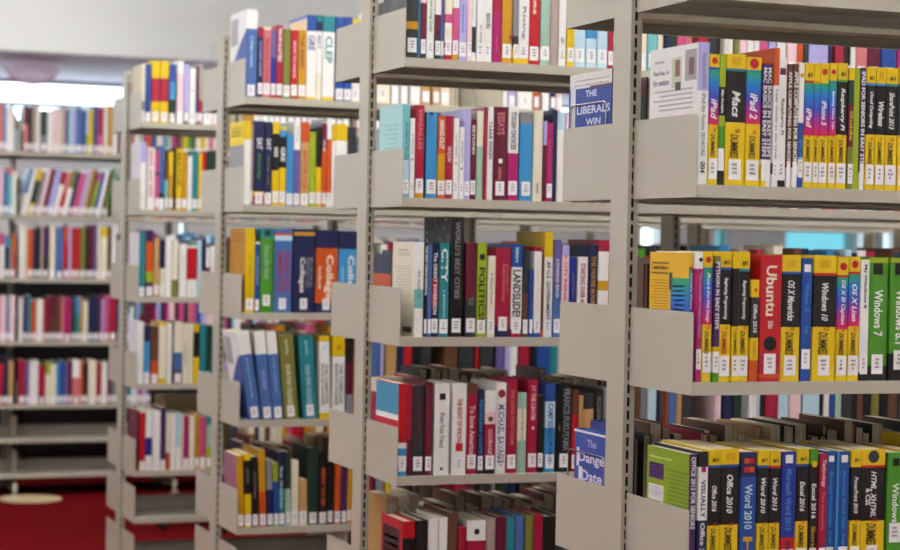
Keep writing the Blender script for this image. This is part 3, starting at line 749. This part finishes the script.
fill(1, 3, 1, e0+.11, e1, (.20, .245), WARM, 80)
fill(1, 2, 1, e0+.11, e1, (.19, .22), MIX, 20)
fill(1, 1, 1, e0+.11, e1, (.19, .235), MIX, 12)
fill(1, 0, 1, e0+.1, e1, (.19, .24), MIX, 5)
for b_, lv in ((1, 1), (1, 2), (1, 4)): fill(1, lv, 0, X0+b_*BAY+.01, X0+(b_+1)*BAY-.2, (.19, .25), MIX, 10)
fill(1, 4, 0, X0+.63, e1, (.19, .25), DIM, 60)
for lv in (0, 1, 2):
    if lv: fill(2, lv, 0, X0+.48, e1, (.19, .24), MIX, 15)
    fill(2, lv, 1, e0+.11, e1, (.19, .235), MIX, 15)
fill(2, 3, 1, e0+.11, e1, (.20, .245), WARM, 70); fill(2, 4, 1, e0+.11, e1, (.21, .26), WARM, 90)
for lv in (1, 2, 3): fill(2, lv, 0, X0+BAY+(.01 if lv < 3 else .5), X0+2*BAY-.1, (.19, .25), MIX, 12)
for lv in (0, 1, 2, 3, 4):
    if lv == 2:
        xs_ = at(330, 220, YK[3]-D).x; fill(3, 2, 0, X0+.47, xs_, (.2138, .2141), MIX, 16); fill(3, 2, 0, xs_, e1, (.19, .25), MIX, 16)
    else: fill(3, lv, 0, X0+.47, e1, (.19, .25), MIX if lv < 3 else 'WEEJKCNORXPWHI', 16)
    fill(3, lv, 1, e0+.06 if lv < 3 else X0+.6, e1, (.19, .235), MIX, 20)
    fill(3, lv, 0, X0+BAY+.01, X0+2*BAY-.01, (.19, .25), MIX, 12)
fill(3, 3, 0, X0+2*BAY+.01, X0+3*BAY-.01, (.19, .25), MIX, 5)
for bay in (-1, 0, 1, 2):
    for lv in range(5):
        lean = 0
        fill(4, lv, 0, X0+bay*BAY+.012 if bay else at(120, 228, YK[4]-D).x, X0+(bay+1)*BAY-(.015 if not lean else .09), (.22, .27) if lv else (.20, .26), FAR if lv < 3 else 'WWWppEEVVQCRXMPZMNBsTIKXC', 40 if bay <= 0 else 8, (.014, .032), leanp=lean)
        if bay >= 0: fill(4, lv, 1, X0+bay*BAY+.01, X0+(bay+1)*BAY-.02, (.19, .22), MIX, 3)
for lv in (1, 2, 3): fill(0, lv, 0, at(940, 300, YK[0]-D).x, e1, (.20, .24), 'WBNGYKDCWTS', .4)
fill(0, 0, 0, X0+.06, e1, (.2, .24), 'WBNGYKDCWTS', .3); fill(0, 4, 0, X0+.06, e1, (.2, .24), 'WBNGYKDCWTS', .3)

# ------------------------------------------------------------------ building a book
ARTS = {}
def art_mesh(kind, bk):
    """what is printed on the cover board that faces left; u runs from the spine towards the back, z up"""
    b = MB(); dp, h, w_ = bk.depth, bk.h, bk.w; x = -w_/2-.0006
    def R_(u0, u1, v0, v1, c, off=0):
        c = hexc(c); b.face([(x-off, dp*u1, h*v0), (x-off, dp*u0, h*v0), (x-off, dp*u0, h*v1), (x-off, dp*u1, h*v1)], c)
    def lines(u0, u1, v0, v1, n, c, th=.35):
        for i in range(n):
            v = v1-(v1-v0)*i/n; R_(u0, u0+(u1-u0)*(.8+.2*random.Random(i).random()), v-(v1-v0)/n*th, v, c, .0002)
    def T(s, u0, u1, v0, v1, c):        # horizontal lettering: reads from the far edge towards the spine
        put_text(b, s, lambda a, q: (x-.0003, dp*(u1-(u1-u0)*a), h*(v0+(v1-v0)*q)), hexc(c))
    if kind == 'seniors':
        R_(.03, 1, 0, 1, '#dcdcdc'); R_(.35, .55, .70, .92, '#b8c4b0', .0002); R_(.38, .48, .78, .9, '#8a5a48', .0004); R_(.36, .47, .68, .74, '#3a3d40', .0004); R_(.05, .28, .74, .96, '#9a9498', .0002); R_(.1, .2, .78, .9, '#6c4a58', .0004)
        T('Read less, do', .60, .92, .80, .84, '#5a5a86'); T('for seniors', .60, .92, .73, .775, '#5a5a86'); T('more', .7, .9, .89, .91, '#888888')
        lines(.12, .92, .52, .69, 5, '#a2a2a6'); lines(.12, .9, .45, .50, 2, '#c08a90'); lines(.55, .92, .26, .38, 4, '#a8a8ac'); lines(.12, .48, .26, .38, 4, '#a8a8ac')
    elif kind == 'dummies':
        R_(.02, 1, 0, 1, '#d8a908'); 
        for i in range(24):
            a, c_ = RAIN[i//6], RAIN[min(i//6+1, 4)]; cc = lerp(a, c_, (i % 6)/6)
            v1 = .80-i*.025; b.face([(x-.0002, dp*.46, h*(v1-.025)), (x-.0002, dp*.0, h*(v1-.025)), (x-.0002, dp*.0, h*v1), (x-.0002, dp*.46, h*v1)], cc)
        lines(.52, .96, .80, .92, 3, '#6a4a10'); lines(.52, .96, .5, .78, 12, '#a8780c'); lines(.52, .96, .3, .47, 8, '#a8780c'); lines(.12, .42, .3, .74, 12, '#6fa8dc'); R_(.42, .5, .70, .84, '#3a3a3a', .0004)
        T('Learn to:', .6, .95, .86, .90, '#4a3a10')
    elif kind == 'lime':
        R_(.02, 1, 0, 1, '#7f9c10'); lines(.04, .56, .30, .84, 16, '#5f7c10')
        for v0, c_ in ((.74, '#4a2266'), (.56, '#e6e2ea'), (.38, '#4a2266')): R_(.60, .95, v0, v0+.13, c_, .0002); lines(.64, .92, v0+.02, v0+.11, 4, '#8a6aa0' if c_ == '#4a2266' else '#9a8aa8')
        T('Helping you to learn', .4, .94, .905, .93, '#d8e4a0')
    elif kind in ('whiteblue',):
        R_(.02, 1, 0, 1, '#e2e2e6'); R_(.50, .94, .62, .93, '#a4a4ac', .0002)
        n_ = 10
        for i in range(n_):
            u0, u1 = .0+i*.09, .0+(i+1)*.09; v = .75-.42*((i+.5)/n_)**1.3
            R_(u0, u1, 0, v, '#3f559c', .0003)
    elif kind == 'cream':
        R_(.02, 1, 0, 1, '#d9d2c2'); T('URBAN PLANNING', .34, .72, .90, .92, '#7a7468'); lines(.22, .8, .84, .88, 2, '#8a8478'); lines(.15, .88, .40, .74, 12, '#b4ac9c'); R_(.1, .5, .04, .1, '#4a4a44', .0002)
    elif kind == 'aqua': R_(.02, 1, 0, 1, '#9fcdd2'); lines(.2, .8, .5, .8, 6, '#8cbcc4')
    elif kind == 'redblue': R_(.02, 1, 0, 1, '#b8102a'); R_(.02, 1, .66, .99, '#3a87ae', .0002); R_(.02, 1, .60, .66, '#dde0e2', .0002)
    elif kind == 'redphoto': R_(.02, 1, 0, 1, '#b01626'); R_(.14, .92, .06, .90, '#3a1c22', .0002); lines(.2, .86, .3, .8, 6, '#6a2a34')
    elif kind == 'photo':
        R_(.0, 1, 0, 1, '#26282b')
        rr = random.Random(5)
        for i in range(26): u = rr.uniform(.05, .9); v = rr.uniform(.68, .97); R_(u, u+rr.uniform(.03, .1), v, v+rr.uniform(.01, .05), rr.choice(['#5a5e66', '#7c5a48', '#34406a', '#8c8c90', '#4a2a30']), .0002)
    else:
        R_(.0, 1, 0, 1, {'yellow': '#d9b40c', 'tan': '#cdb596', 'yellowgrey': '#8f9094', 'gold': '#b07c06', 'beige': '#cdbfa2', 'mauve': '#8c5a74', 'lilac': '#d2d0dc', 'greycover': '#b4aa9e'}[kind])
        if kind == 'yellowgrey': R_(.0, 1, .72, 1, '#e6cc10', .0002); lines(.2, .9, .8, .93, 3, '#9a8a20')
        if kind == 'gold': lines(.15, .85, .82, .93, 3, '#8a5c10')
        if kind == 'tan': R_(0, 1, .965, 1, '#3a66b0', .0002)
        if kind == 'mauve': R_(.0, .06, 0, 1, '#c9961a', .0002)
        if kind == 'greycover': R_(0, .08, 0, 1, '#6c0f33', .0002); R_(0, 1, .95, 1, '#6c0f33', .0002)
    return b
def cover_mb(bk, b):
    w_, h, dp = bk.w, bk.h, bk.depth; t = .0022 if bk.hard else .0007; t = min(t, w_*.2)
    fr = spine_prof(w_, bk.hard, 0, 6 if bk.area > 150 else 2)
    prof = fr+[(w_/2, dp), (w_/2-t, dp), (w_/2-t, .006), (-w_/2+t, .006), (-w_/2+t, dp), (-w_/2, dp)]
    f, cs = spans(bk.zs); zs = [h*(1-a) for a in f]
    b.prism(prof, zs, cs)
    for z, c, up in ((h, cs[0][0], 1), (0, cs[-1][1], 0)):
        y_ = lambda q: (q[0], q[1], z)
        polys = [[(-w_/2, .006), (-w_/2+t, .006), (-w_/2+t, dp), (-w_/2, dp)], [(w_/2-t, .006), (w_/2, .006), (w_/2, dp), (w_/2-t, dp)], fr+[(w_/2, .006), (-w_/2, .006)]]
        for p in polys:
            p = [y_(q) for q in p]; b.face(p if up else list(reversed(p)), c)
def pages_mb(bk, b, mi=0):
    t = min(.0022 if bk.hard else .0007, bk.w*.2); e = .004 if bk.hard else .0006
    b.box(-bk.w/2+t+.0001, bk.w/2-t-.0001, .0061, bk.depth-e, e*.8, bk.h-e, hexc('#e6dcc4'), mi)
def place(bk):
    """position and turn of the book on its shelf"""
    if bk.side == 0: return Vector((bk.x, YK[bk.k]-D+SPOFF+bk.yoff, bk.z)), 0
    return Vector((bk.x, YK[bk.k]+DP+D-SPOFF-bk.yoff, bk.z)), math.pi
def matrix(bk):
    p, rz = place(bk); M = Matrix.Translation(p) @ Matrix.Rotation(rz, 4, 'Z')
    if bk.lean:
        px = -bk.w/2 if bk.lean < 0 else bk.w/2
        M = M @ Matrix.Translation((px, 0, 0)) @ Matrix.Rotation(bk.lean, 4, 'Y') @ Matrix.Translation((-px, 0, 0))
    return M
# names and looks
RACKN = ['nearest rack', 'second rack', 'third rack', 'fourth rack', 'farthest rack']
ROWN = {0: {1: 'upper', 2: 'middle', 3: 'lower', 0: 'topmost', 4: 'lowest'}}
for q in (1, 2, 3, 4): ROWN[q] = {0: 'top', 1: 'second', 2: 'third', 3: 'fourth', 4: 'fifth'}
def look(bk):
    if bk.word: return bk.word
    acc = {}
    for p, c in bk.zs: acc[c] = acc.get(c, 0)+p
    o_ = sorted(acc, key=lambda c: -acc[c]); nm = [PAL[c][0] for c in o_ if acc[c] >= 9][:2]
    return ' and '.join(nm)+' book'
def finish_labels(ind):
    rows = {}
    for bk in ind: rows.setdefault((bk.k, bk.lvl, bk.side), []).append(bk)
    lab = {}
    for key, bs in rows.items():
        k, lvl, side = key; bs.sort(key=lambda b: b.x)
        where = '%s shelf of the %s' % (ROWN[k][lvl], RACKN[k]) if side == 0 else 'rear %s shelf of the %s' % (ROWN[k][lvl], RACKN[k])
        ls = [look(b) for b in bs]; ws = sorted(b.w for b in bs); hs = sorted(b.h for b in bs)
        full = []
        for b, l in zip(bs, ls):
            if ls.count(l) == 1 or b.word: full.append(l); continue
            same = [c for c, m in zip(bs, ls) if m == l]
            sw = sorted(same, key=lambda c: c.w)
            if b is sw[-1] and b.w > sw[-2].w*1.12: l = 'thickest '+l
            elif b is sw[0] and b.w < sw[1].w*.88: l = 'thinnest '+l
            full.append(l)
        for i, b in enumerate(bs):
            l = full[i]; lf = look(bs[i-1]).split(' with ')[0].split(' showing')[0] if i else None; rg = look(bs[i+1]).split(' with ')[0].split(' showing')[0] if i+1 < len(bs) else None
            if side == 1: lf, rg = lf, rg
            vary = []
            if full.count(l) == 1: vary.append('%s on the %s' % (l, where))
            if lf: vary.append('%s right of a %s on the %s' % (l, lf, where))
            if rg: vary.append('%s left of a %s on the %s' % (l, rg, where))
            if lf and rg: vary.append('%s between a %s and a %s, %s' % (l, lf.replace(' book', ''), rg.replace(' book', '')+' one', where.replace(' of the ', ', ').replace(' shelf', ' shelf')))
            b.cands = vary; b.rowi = i; b.rown = len(bs); b.where = where; b.l = l
    ordn = ['leftmost', 'second', 'third', 'fourth', 'fifth', 'sixth', 'seventh', 'eighth', 'ninth', 'tenth', 'eleventh', 'twelfth', 'thirteenth', 'fourteenth', 'fifteenth', 'sixteenth', 'seventeenth', 'eighteenth', 'nineteenth', 'twentieth']
    for j in range(4):
        for bk in ind:
            if bk.i in lab or j >= len(bk.cands): continue
            c = bk.cands[j]
            if len(c.replace('-', ' ').split()) > 16: continue
            if sum(1 for o_ in ind if len(o_.cands) > j and o_.cands[j] == c) == 1 and c not in lab.values(): lab[bk.i] = c
    for bk in ind:
        if bk.i in lab: continue
        i, n_ = bk.rowi, bk.rown
        if i < len(ordn): pos = ordn[i]+(' from left' if i else '')
        elif n_-1-i < len(ordn): pos = (ordn[n_-1-i]+' from right') if n_-1-i else 'rightmost'
        else: pos = '%dth from left' % (i+1)
        lab[bk.i] = '%s, %s on the %s' % (bk.l.split(' with ')[0].split(' showing')[0], pos, bk.where)
    return lab
BOOKS.sort(key=lambda b: (-b.area, b.i))
IND, REST = BOOKS[:300], BOOKS[300:]
LAB = finish_labels(IND)
IND.sort(key=lambda b: b.i)
UPRIGHT = ('#1', 'A')
for bk in IND:
    b = MB(); cover_mb(bk, b); o = b.build('book', COVER)
    o.matrix_world = matrix(bk)
    tag(o, LAB[bk.i], 'book', ('books on the %s shelf of the %s' % (ROWN[bk.k][bk.lvl], RACKN[bk.k])) if bk.side == 0 else 'books on the rear shelves of the %s' % RACKN[bk.k])
    b = MB(); pages_mb(bk, b); b.build('pages', PAGES, o)
    if bk.st and bk.side == 0:
        b = MB(); z0, hh = bk.st; sticker(b, bk.w, bk.h, min(z0, bk.h*.3), hh, bk.hard); s = b.build('call_number_label', PRINT, o); s['label'] = 'white library shelf-mark sticker'
    if bk.texts and bk.side == 0:
        for s, c, a0, a1, hf, xc, sh in bk.texts:
            b = MB()
            cc = col(c); h = bk.h; hw = bk.w*hf
            yo = lambda x: ((min(.003, bk.w*.12)*(2*x/bk.w)**2) if bk.hard else 0)-.0006
            if s == '#1': put_text(b, s, lambda u, v: (-bk.w*.22+u*bk.w*.5, -.0006, h*(1-a1/100)+h*.012+v*h*(a1-a0)/100*.45), cc, 0)
            else: put_text(b, s, lambda u, v: ((xc-.5)*bk.w+(v-.5)*hw, yo((xc-.5)*bk.w+(v-.5)*hw), h*(1-(a0+(a1-a0)*u)/100)), cc, sh)
            b.build({'DUMMIES': 'series_lettering', 'FOR': 'series_lettering', '#1': 'badge_lettering'}.get(s, 'title_lettering'), PRINT, o)
    if bk.marks and bk.side == 0:
        for kind, c, zc, sz, xc in bk.marks:
            b = MB()
            cc = col(c); z = bk.h*(1-zc/100); r = bk.w*sz/2; x = (xc-.5)*bk.w
            if kind == 'disc':
                pts = [(x+r*math.cos(a*math.pi/8), -.0005, z+r*math.sin(a*math.pi/8)) for a in range(16)]; b.face(pts, cc)
            else:
                rz = r if sz > .2 else bk.h*.03
                b.face([(x-r, -.0005, z-rz), (x+r, -.0005, z-rz), (x+r, -.0005, z+rz), (x-r, -.0005, z+rz)], cc)
            b.build('emblem', PRINT, o)
    if bk.art:
        art_mesh(bk.art, bk).build('cover_print', PRINT, o)
big = MB()
for bk in REST:
    b = MB(); cover_mb(bk, b); pages_mb(bk, b, 1)
    if bk.side == 0 and bk.st:
        n0 = len(b.f); ww = bk.w*.8
        b.face([(-ww/2, -.0004, .01), (ww/2, -.0004, .01), (ww/2, -.0004, .046), (-ww/2, -.0004, .046)], hexc('#eeedf0'))
    M = matrix(bk); n0 = len(big.v)
    big.v += [tuple(M @ Vector(v)) for v in b.v]; big.f += [tuple(n0+i for i in f) for f in b.f]; big.c += b.c; big.m += b.m
o = big.build('books', [COVER, PAGES])
tag(o, 'remaining small distant library books filling the far and rear shelves', 'books', 'books', 'stuff'); del o['group']

# ------------------------------------------------------------------ books shown face-out behind the nearest rack's end plates, in wire stands
def wire(x, y, z, wdt, hgt, label):
    t = empty('wire_bookend', (x, y, z), label, 'bookend', 'wire book supports')
    b = MB(); r = .0015
    pts = [(0, 0, .0015)]
    def arc(cy, cz, a0, a1, rr=.012): return [(0, cy+rr*math.cos(a), cz+rr*math.sin(a)) for a in [a0+(a1-a0)*i/4 for i in range(5)]]
    pts = [(0, .002, .002)]+[(0, .002, hgt-.012)]+arc(.014, hgt-.012, math.pi, math.pi/2)+arc(wdt-.014, hgt-.012, math.pi/2, 0)+[(0, wdt-.002, .002), (0, .002, .002)]
    b.tube(pts, r, seg=8); b.build('wire_loop', CHROME, t, weld=False)
    return t
def facing(k, lvl, w_, h, dp, dx, cover, label, draw, back='#e8e8e6'):
    """an ordinary book at the left end of a rear shelf: its front board faces left"""
    bk = Book(); bk.w, bk.h, bk.depth, bk.hard, bk.area, bk.zs = w_, h, dp, True, 500, [(100, cover)]
    b = MB(); cover_mb(bk, b); o = b.build('book', COVER)
    o.location = (X0+dx+w_/2, YK[k]+DP+D-.012-(.028 if lvl == 3 else 0)-(.026 if dx > .03 else 0), LV[lvl]+HT+.0004); o.rotation_euler.z = math.pi
    tag(o, label, 'book', 'books on the rear shelves of the nearest rack')
    b = MB(); pages_mb(bk, b); b.build('pages', PAGES, o)
    b = MB(); x = w_/2+.0006
    P = lambda u, v, off=0: (x+off, dp*u, h*v)      # turned half round, this board faces left; u runs away from the far spine
    def R_(u0, u1, v0, v1, c, off=0): b.face([P(u0, v0, off), P(u1, v0, off), P(u1, v1, off), P(u0, v1, off)][::-1], hexc(c))
    def T(s, u0, u1, v0, v1, c, off=.0004): put_text(b, s, lambda a, q: (x+off, dp*(u0+(u1-u0)*a), h*(v0+(v1-v0)*q)), hexc(c))
    draw(R_, T); b.build('cover_print', PRINT, o); return o
def atx(px, py, X):
    d = FW + RT*((px-450)/F) - UP*((py-275)/F); p = d*(X/d.x); return Vector((p.x, p.y, p.z+H))
def lib(R_, T):
    R_(.02, 1, 0, 1, '#dcdad8'); R_(.0, 1, .0, .87, '#1c3c90', .0002); R_(.5, 1, .865, .882, '#6a3a40', .0003); R_(.04, .16, .0, .9, '#c8cedd', .0003)
    T('A Dwindling Season on', .14, .95, .925, .945, '#77747c'); T('Power, Morals & Money', .14, .95, .885, .905, '#77747c')
    T('THE', .4, .66, .79, .845, '#c8d2ee'); T('LIBERALS', .2, .97, .645, .715, '#c8d2ee'); T('WIN', .42, .76, .545, .605, '#c8d2ee'); T('essays', .3, .7, .3, .33, '#c8d2ee')
def dan(R_, T):
    R_(.02, 1, 0, 1, '#2b4a9c'); R_(.0, .9, .97, .99, '#d8d8dc', .0002)
    T('The', .36, .6, .85, .92, '#b0a8d8'); T('Danger', .14, .92, .68, .80, '#d4cbe8'); T('Date', .22, .76, .54, .64, '#d4cbe8')
    R_(.08, .15, .66, .83, '#dcd8e8', .0003); R_(.14, .24, .52, .66, '#dcd8e8', .0003)
    for i in range(7): R_(.1+.12*i, .14+.12*i, .2, .24+.02*(i % 3), '#1b2f6c', .0003)
z1 = LV[1]+HT; z3 = LV[3]+HT
t1 = atx(590, 73, X0+.012).z; t3 = atx(590, 424, X0+.03).z
facing(0, 1, .026, t1-z1, .198, .006, 'N', 'blue hardback with a white top facing out behind the upper rear end plate', lib)
facing(0, 3, .020, t3-z3-.012, .175, .020, 'B', 'small blue hardback facing out in a wire support, lower rear shelf', dan)
facing(0, 3, .024, t3-z3+.006, .155, .042, 'd', 'deep blue hardback standing right behind the small wire-held blue hardback', lambda R_, T: R_(.02, 1, 0, 1, '#202a7c'))
yb = YK[0]+DP
wire(X0+.0035, yb+.055, z1, .17, atx(590, 103, X0).z-z1, 'chrome wire bookend holding the blue and white hardback, upper rear shelf')
wire(X0+.016, yb+.055, z3, .175, atx(590, 456, X0).z-z3, 'chrome wire bookend round the small blue hardback, lower rear shelf')
wire(X0+.02, YK[2]+DP+.03, LV[0]+HT, .18, .21, 'thin wire bookend above the third rack\'s top rear end plate')
wire(X0+.02, YK[3]+DP+.03, LV[0]+HT, .18, .19, 'thin wire bookend above the fourth rack\'s top rear end plate')

# round ornaments and a red folder lying on the books of the fourth rack, seen through the third rack
p0 = at(284, 219, YK[3]+DP+.12)
# a storage box on the rear of the fourth rack
BOXM = mat('beige cardboard', '#b59f74', .8, noise=(6, .12))
a = at(160, 400, YK[3]+DP+.1).x; b_ = at(200, 400, YK[3]+DP+.1).x
t = empty('storage_box', ((a+b_)/2+.06, YK[3]+DP+.12, LV[3]+HT+.0005-.35), 'beige cardboard storage box behind the books on the fourth rack', 'box')
bb = MB(); W2 = (b_-a)/2+.05
bb.box(-W2, W2, -.1, .1, 0, .22); bevel(bb.build('box_body', BOXM, t, weld=True), .003)
bb = MB(); bb.box(-W2-.004, W2+.004, -.104, .104, .2201, .262); bevel(bb.build('box_lid', BOXM, t, weld=True), .003)

# ------------------------------------------------------------------ the open carpet between the racks and the windows
DISCM = mat('pale floor disc', '#d9c49a', .7, noise=(9, .35))
c0 = atx(33, 499, 1); 
def atz(px, py, z):
    d = FW + RT*((px-450)/F) - UP*((py-275)/F); return d*((z-H)/d.z)+Vector((0, 0, H))
c0 = atz(30, 498.5, .002)
bb = MB(); bb.lathe([(0, .004), (.165, .004), (.172, .0005), (.172, 0)], 0, 0, 40)
t = bb.build('floor_disc', DISCM, None, (c0.x, c0.y, .0003), weld=True); tag(t, 'pale mottled round disc lying on the red carpet', 'floor marker')
SEAT = mat('black upholstery', '#15161a', .85, noise=(60, .3))
def chair(x, y, rz, label):
    t = empty('office_chair', (x, y, 0), label, 'chair', 'black chairs on the open carpet'); t.rotation_euler.z = rz
    b = MB(); 
    for i in range(5):
        a = i*2*math.pi/5; c, s = math.cos(a), math.sin(a)
        b.tube([(0, 0, .10), (.12*c, .12*s, .09), (.28*c, .28*s, .065)], .014, seg=8)
    b.build('star_base', CHROME, t)
    for i in range(5):
        a = i*2*math.pi/5; b = MB(); b.tube([(.28*math.cos(a)-.012, .28*math.sin(a), .03), (.28*math.cos(a)+.012, .28*math.sin(a), .03)], .0295, seg=12); b.build('caster', BLACKP, t)
    b = MB(); b.tube([(0, 0, .09), (0, 0, .42)], .025, seg=12); b.build('gas_column', CHROME, t)
    b = MB(); b.box(-.23, .23, -.22, .23, .42, .49); o = b.build('seat', SEAT, t, weld=True); bevel(o, .03, 4)
    b = MB(); b.box(-.21, .21, .20, .25, .60, .98); o = b.build('backrest', SEAT, t, weld=True); bevel(o, .02, 4)
    b = MB(); b.tube([(0, .1, .43), (0, .27, .44), (0, .28, .7)], .014, seg=8); b.build('back_bracket', BLACKP, t)
    return t
chair(2.42, 9.6, 2.2, 'black swivel chair on the carpet behind the fourth rack')
chair(3.6, 9.7, .4, 'black swivel chair further right behind the fourth rack')
# reading tables and screens by the windows
WOODT = mat('pale laminate', '#b8b0a0', .5, noise=(5, .1))
SCREEN = mat('dark screen', '#0c0f16', .2)
def desk(x, y, label, sl):
    t = empty('reading_desk', (x, y, 0), label, 'desk', 'reading desks by the windows')
    b = MB(); b.box(-.7, .7, -.35, .35, 1.0, 1.04); bevel(b.build('desk_top', WOODT, t, weld=True), .004)
    for sx in (-.64, .64):
        for sy in (-.3, .3): b = MB(); b.tube([(sx, sy, 0), (sx, sy, 1.0)], .02, seg=10); b.build('leg', CHROME, t)
    m = empty('computer_monitor', (x+.1, y, 1.0405), sl, 'monitor', 'monitors on the reading desks')
    b = MB(); b.box(-.13, .13, -.09, .09, 0, .012); b.tube([(0, 0, .012), (0, 0, .14)], .018, seg=10); b.build('stand', BLACKP, m)
    b = MB(); b.box(-.27, .27, -.025, .02, .12, .44); bevel(b.build('screen_housing', BLACKP, m, weld=True), .005)
    b = MB(); b.box(-.255, .255, -.0265, -.0252, .135, .425); b.build('screen', SCREEN, m)
for i, (x, y) in enumerate([(4.6, 14.2), (7.4, 14.2), (9.6, 14.6)]):
    q = ['left', 'middle', 'right'][i]
    desk(x, y, 'tall pale reading desk by the windows, %s of three' % q, 'black computer monitor on the %s reading desk by the windows' % q)
# bowl lamp under the bulkhead, its lower edge hanging in front of the windows
PEND = mat('mauve enamel with added glow', '#cfc0d4', .7, emit=.32); RIM = mat('pink enamel rim', '#c2406c', .5, noise=(4, .05))  # faint glow added to the bowl to lift its dark body
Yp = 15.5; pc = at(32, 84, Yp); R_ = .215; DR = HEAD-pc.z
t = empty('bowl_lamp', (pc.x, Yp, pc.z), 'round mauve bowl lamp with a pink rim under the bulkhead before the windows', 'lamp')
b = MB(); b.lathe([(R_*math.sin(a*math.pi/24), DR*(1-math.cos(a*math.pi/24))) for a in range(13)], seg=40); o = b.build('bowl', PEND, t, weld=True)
for f_ in o.data.polygons: f_.use_smooth = True
b = MB(); pts = [(R_*math.sin(a*math.pi/24), 0, DR*(1-math.cos(a*math.pi/24))-.003) for a in range(-11, 12)]; b.tube(pts, .008, seg=8); b.build('rim', RIM, t)
# little things lying on the tops of the fourth rack's third shelf of books
zt_ = LV[2]+HT+.0148+.2; ORN = {'crimson': mat('crimson glazed', '#a01040', .3, noise=(8, .1)), 'white': mat('white glazed', '#e4e0e4', .3, noise=(8, .05))}
for px_, c_, q_ in ((282, 'crimson', 'left'), (296, 'white', 'middle'), (312, 'crimson', 'right')):
    p = at(px_, 222, YK[3]-D+.075); t = empty('round_ornament', (p.x, p.y, zt_), '%s round ornament on the fourth rack, %s of three' % (c_, q_), 'ornament', 'round ornaments lying on books')
    b = MB(); b.lathe([(0, .0002)]+[(.031*math.sin(a*math.pi/12), .029-.029*math.cos(a*math.pi/12)+.0002) for a in range(2, 12)]+[(0, .0582)], seg=24)
    o = b.build('ornament_body', ORN[c_], t, weld=True)
    for f_ in o.data.polygons: f_.use_smooth = True
    b = MB(); b.lathe([(.006, .057), (.005, .064), (0, .065)], seg=10); b.build('cap', CHROME, t)
bk = Book(); bk.w, bk.h, bk.depth, bk.hard, bk.area, bk.zs = .026, .19, .14, True, 500, [(100, 'X')]
b = MB(); cover_mb(bk, b); o = b.build('book', COVER); p = at(238, 222, YK[3]-D+.03)
o.matrix_world = Matrix.Translation((p.x, p.y, zt_+.0135)) @ Matrix.Rotation(math.pi/2, 4, 'Y'); tag(o, 'maroon book lying flat on top of the fourth rack\'s third shelf of books', 'book')
b = MB(); pages_mb(bk, b); b.build('pages', PAGES, o)
CABM = mat('dark laminate', '#22242a', .55, noise=(4, .15))
for i in range(6):  # cabinets added so the gaps of the farthest rack look dark
    x = 1.3+i*1.22
    t = empty('added_cabinet', (x, 12.75, 0), 'added dark low cabinet behind the farthest rack, %s of the line' % ['first from left', 'second', 'third', 'fourth', 'fifth', 'last'][i], 'cabinet', 'added dark low cabinets in line')
    b = MB(); b.box(-.6, .6, -.2, .2, .06, 1.15); b.box(-.57, .57, -.17, .2, 0, .06); b.build('body', CABM, t)
    for s_ in (-1, 1):
        b = MB(); b.box(.01 if s_ > 0 else -.59, .59 if s_ > 0 else -.01, -.219, -.2005, .08, 1.13); dd = b.build('door', CABM, t)
        b = MB(); b.tube([(s_*.05, -.235, .55), (s_*.05, -.235, .7)], .005, seg=8); b.build('handle', CHROME, dd)
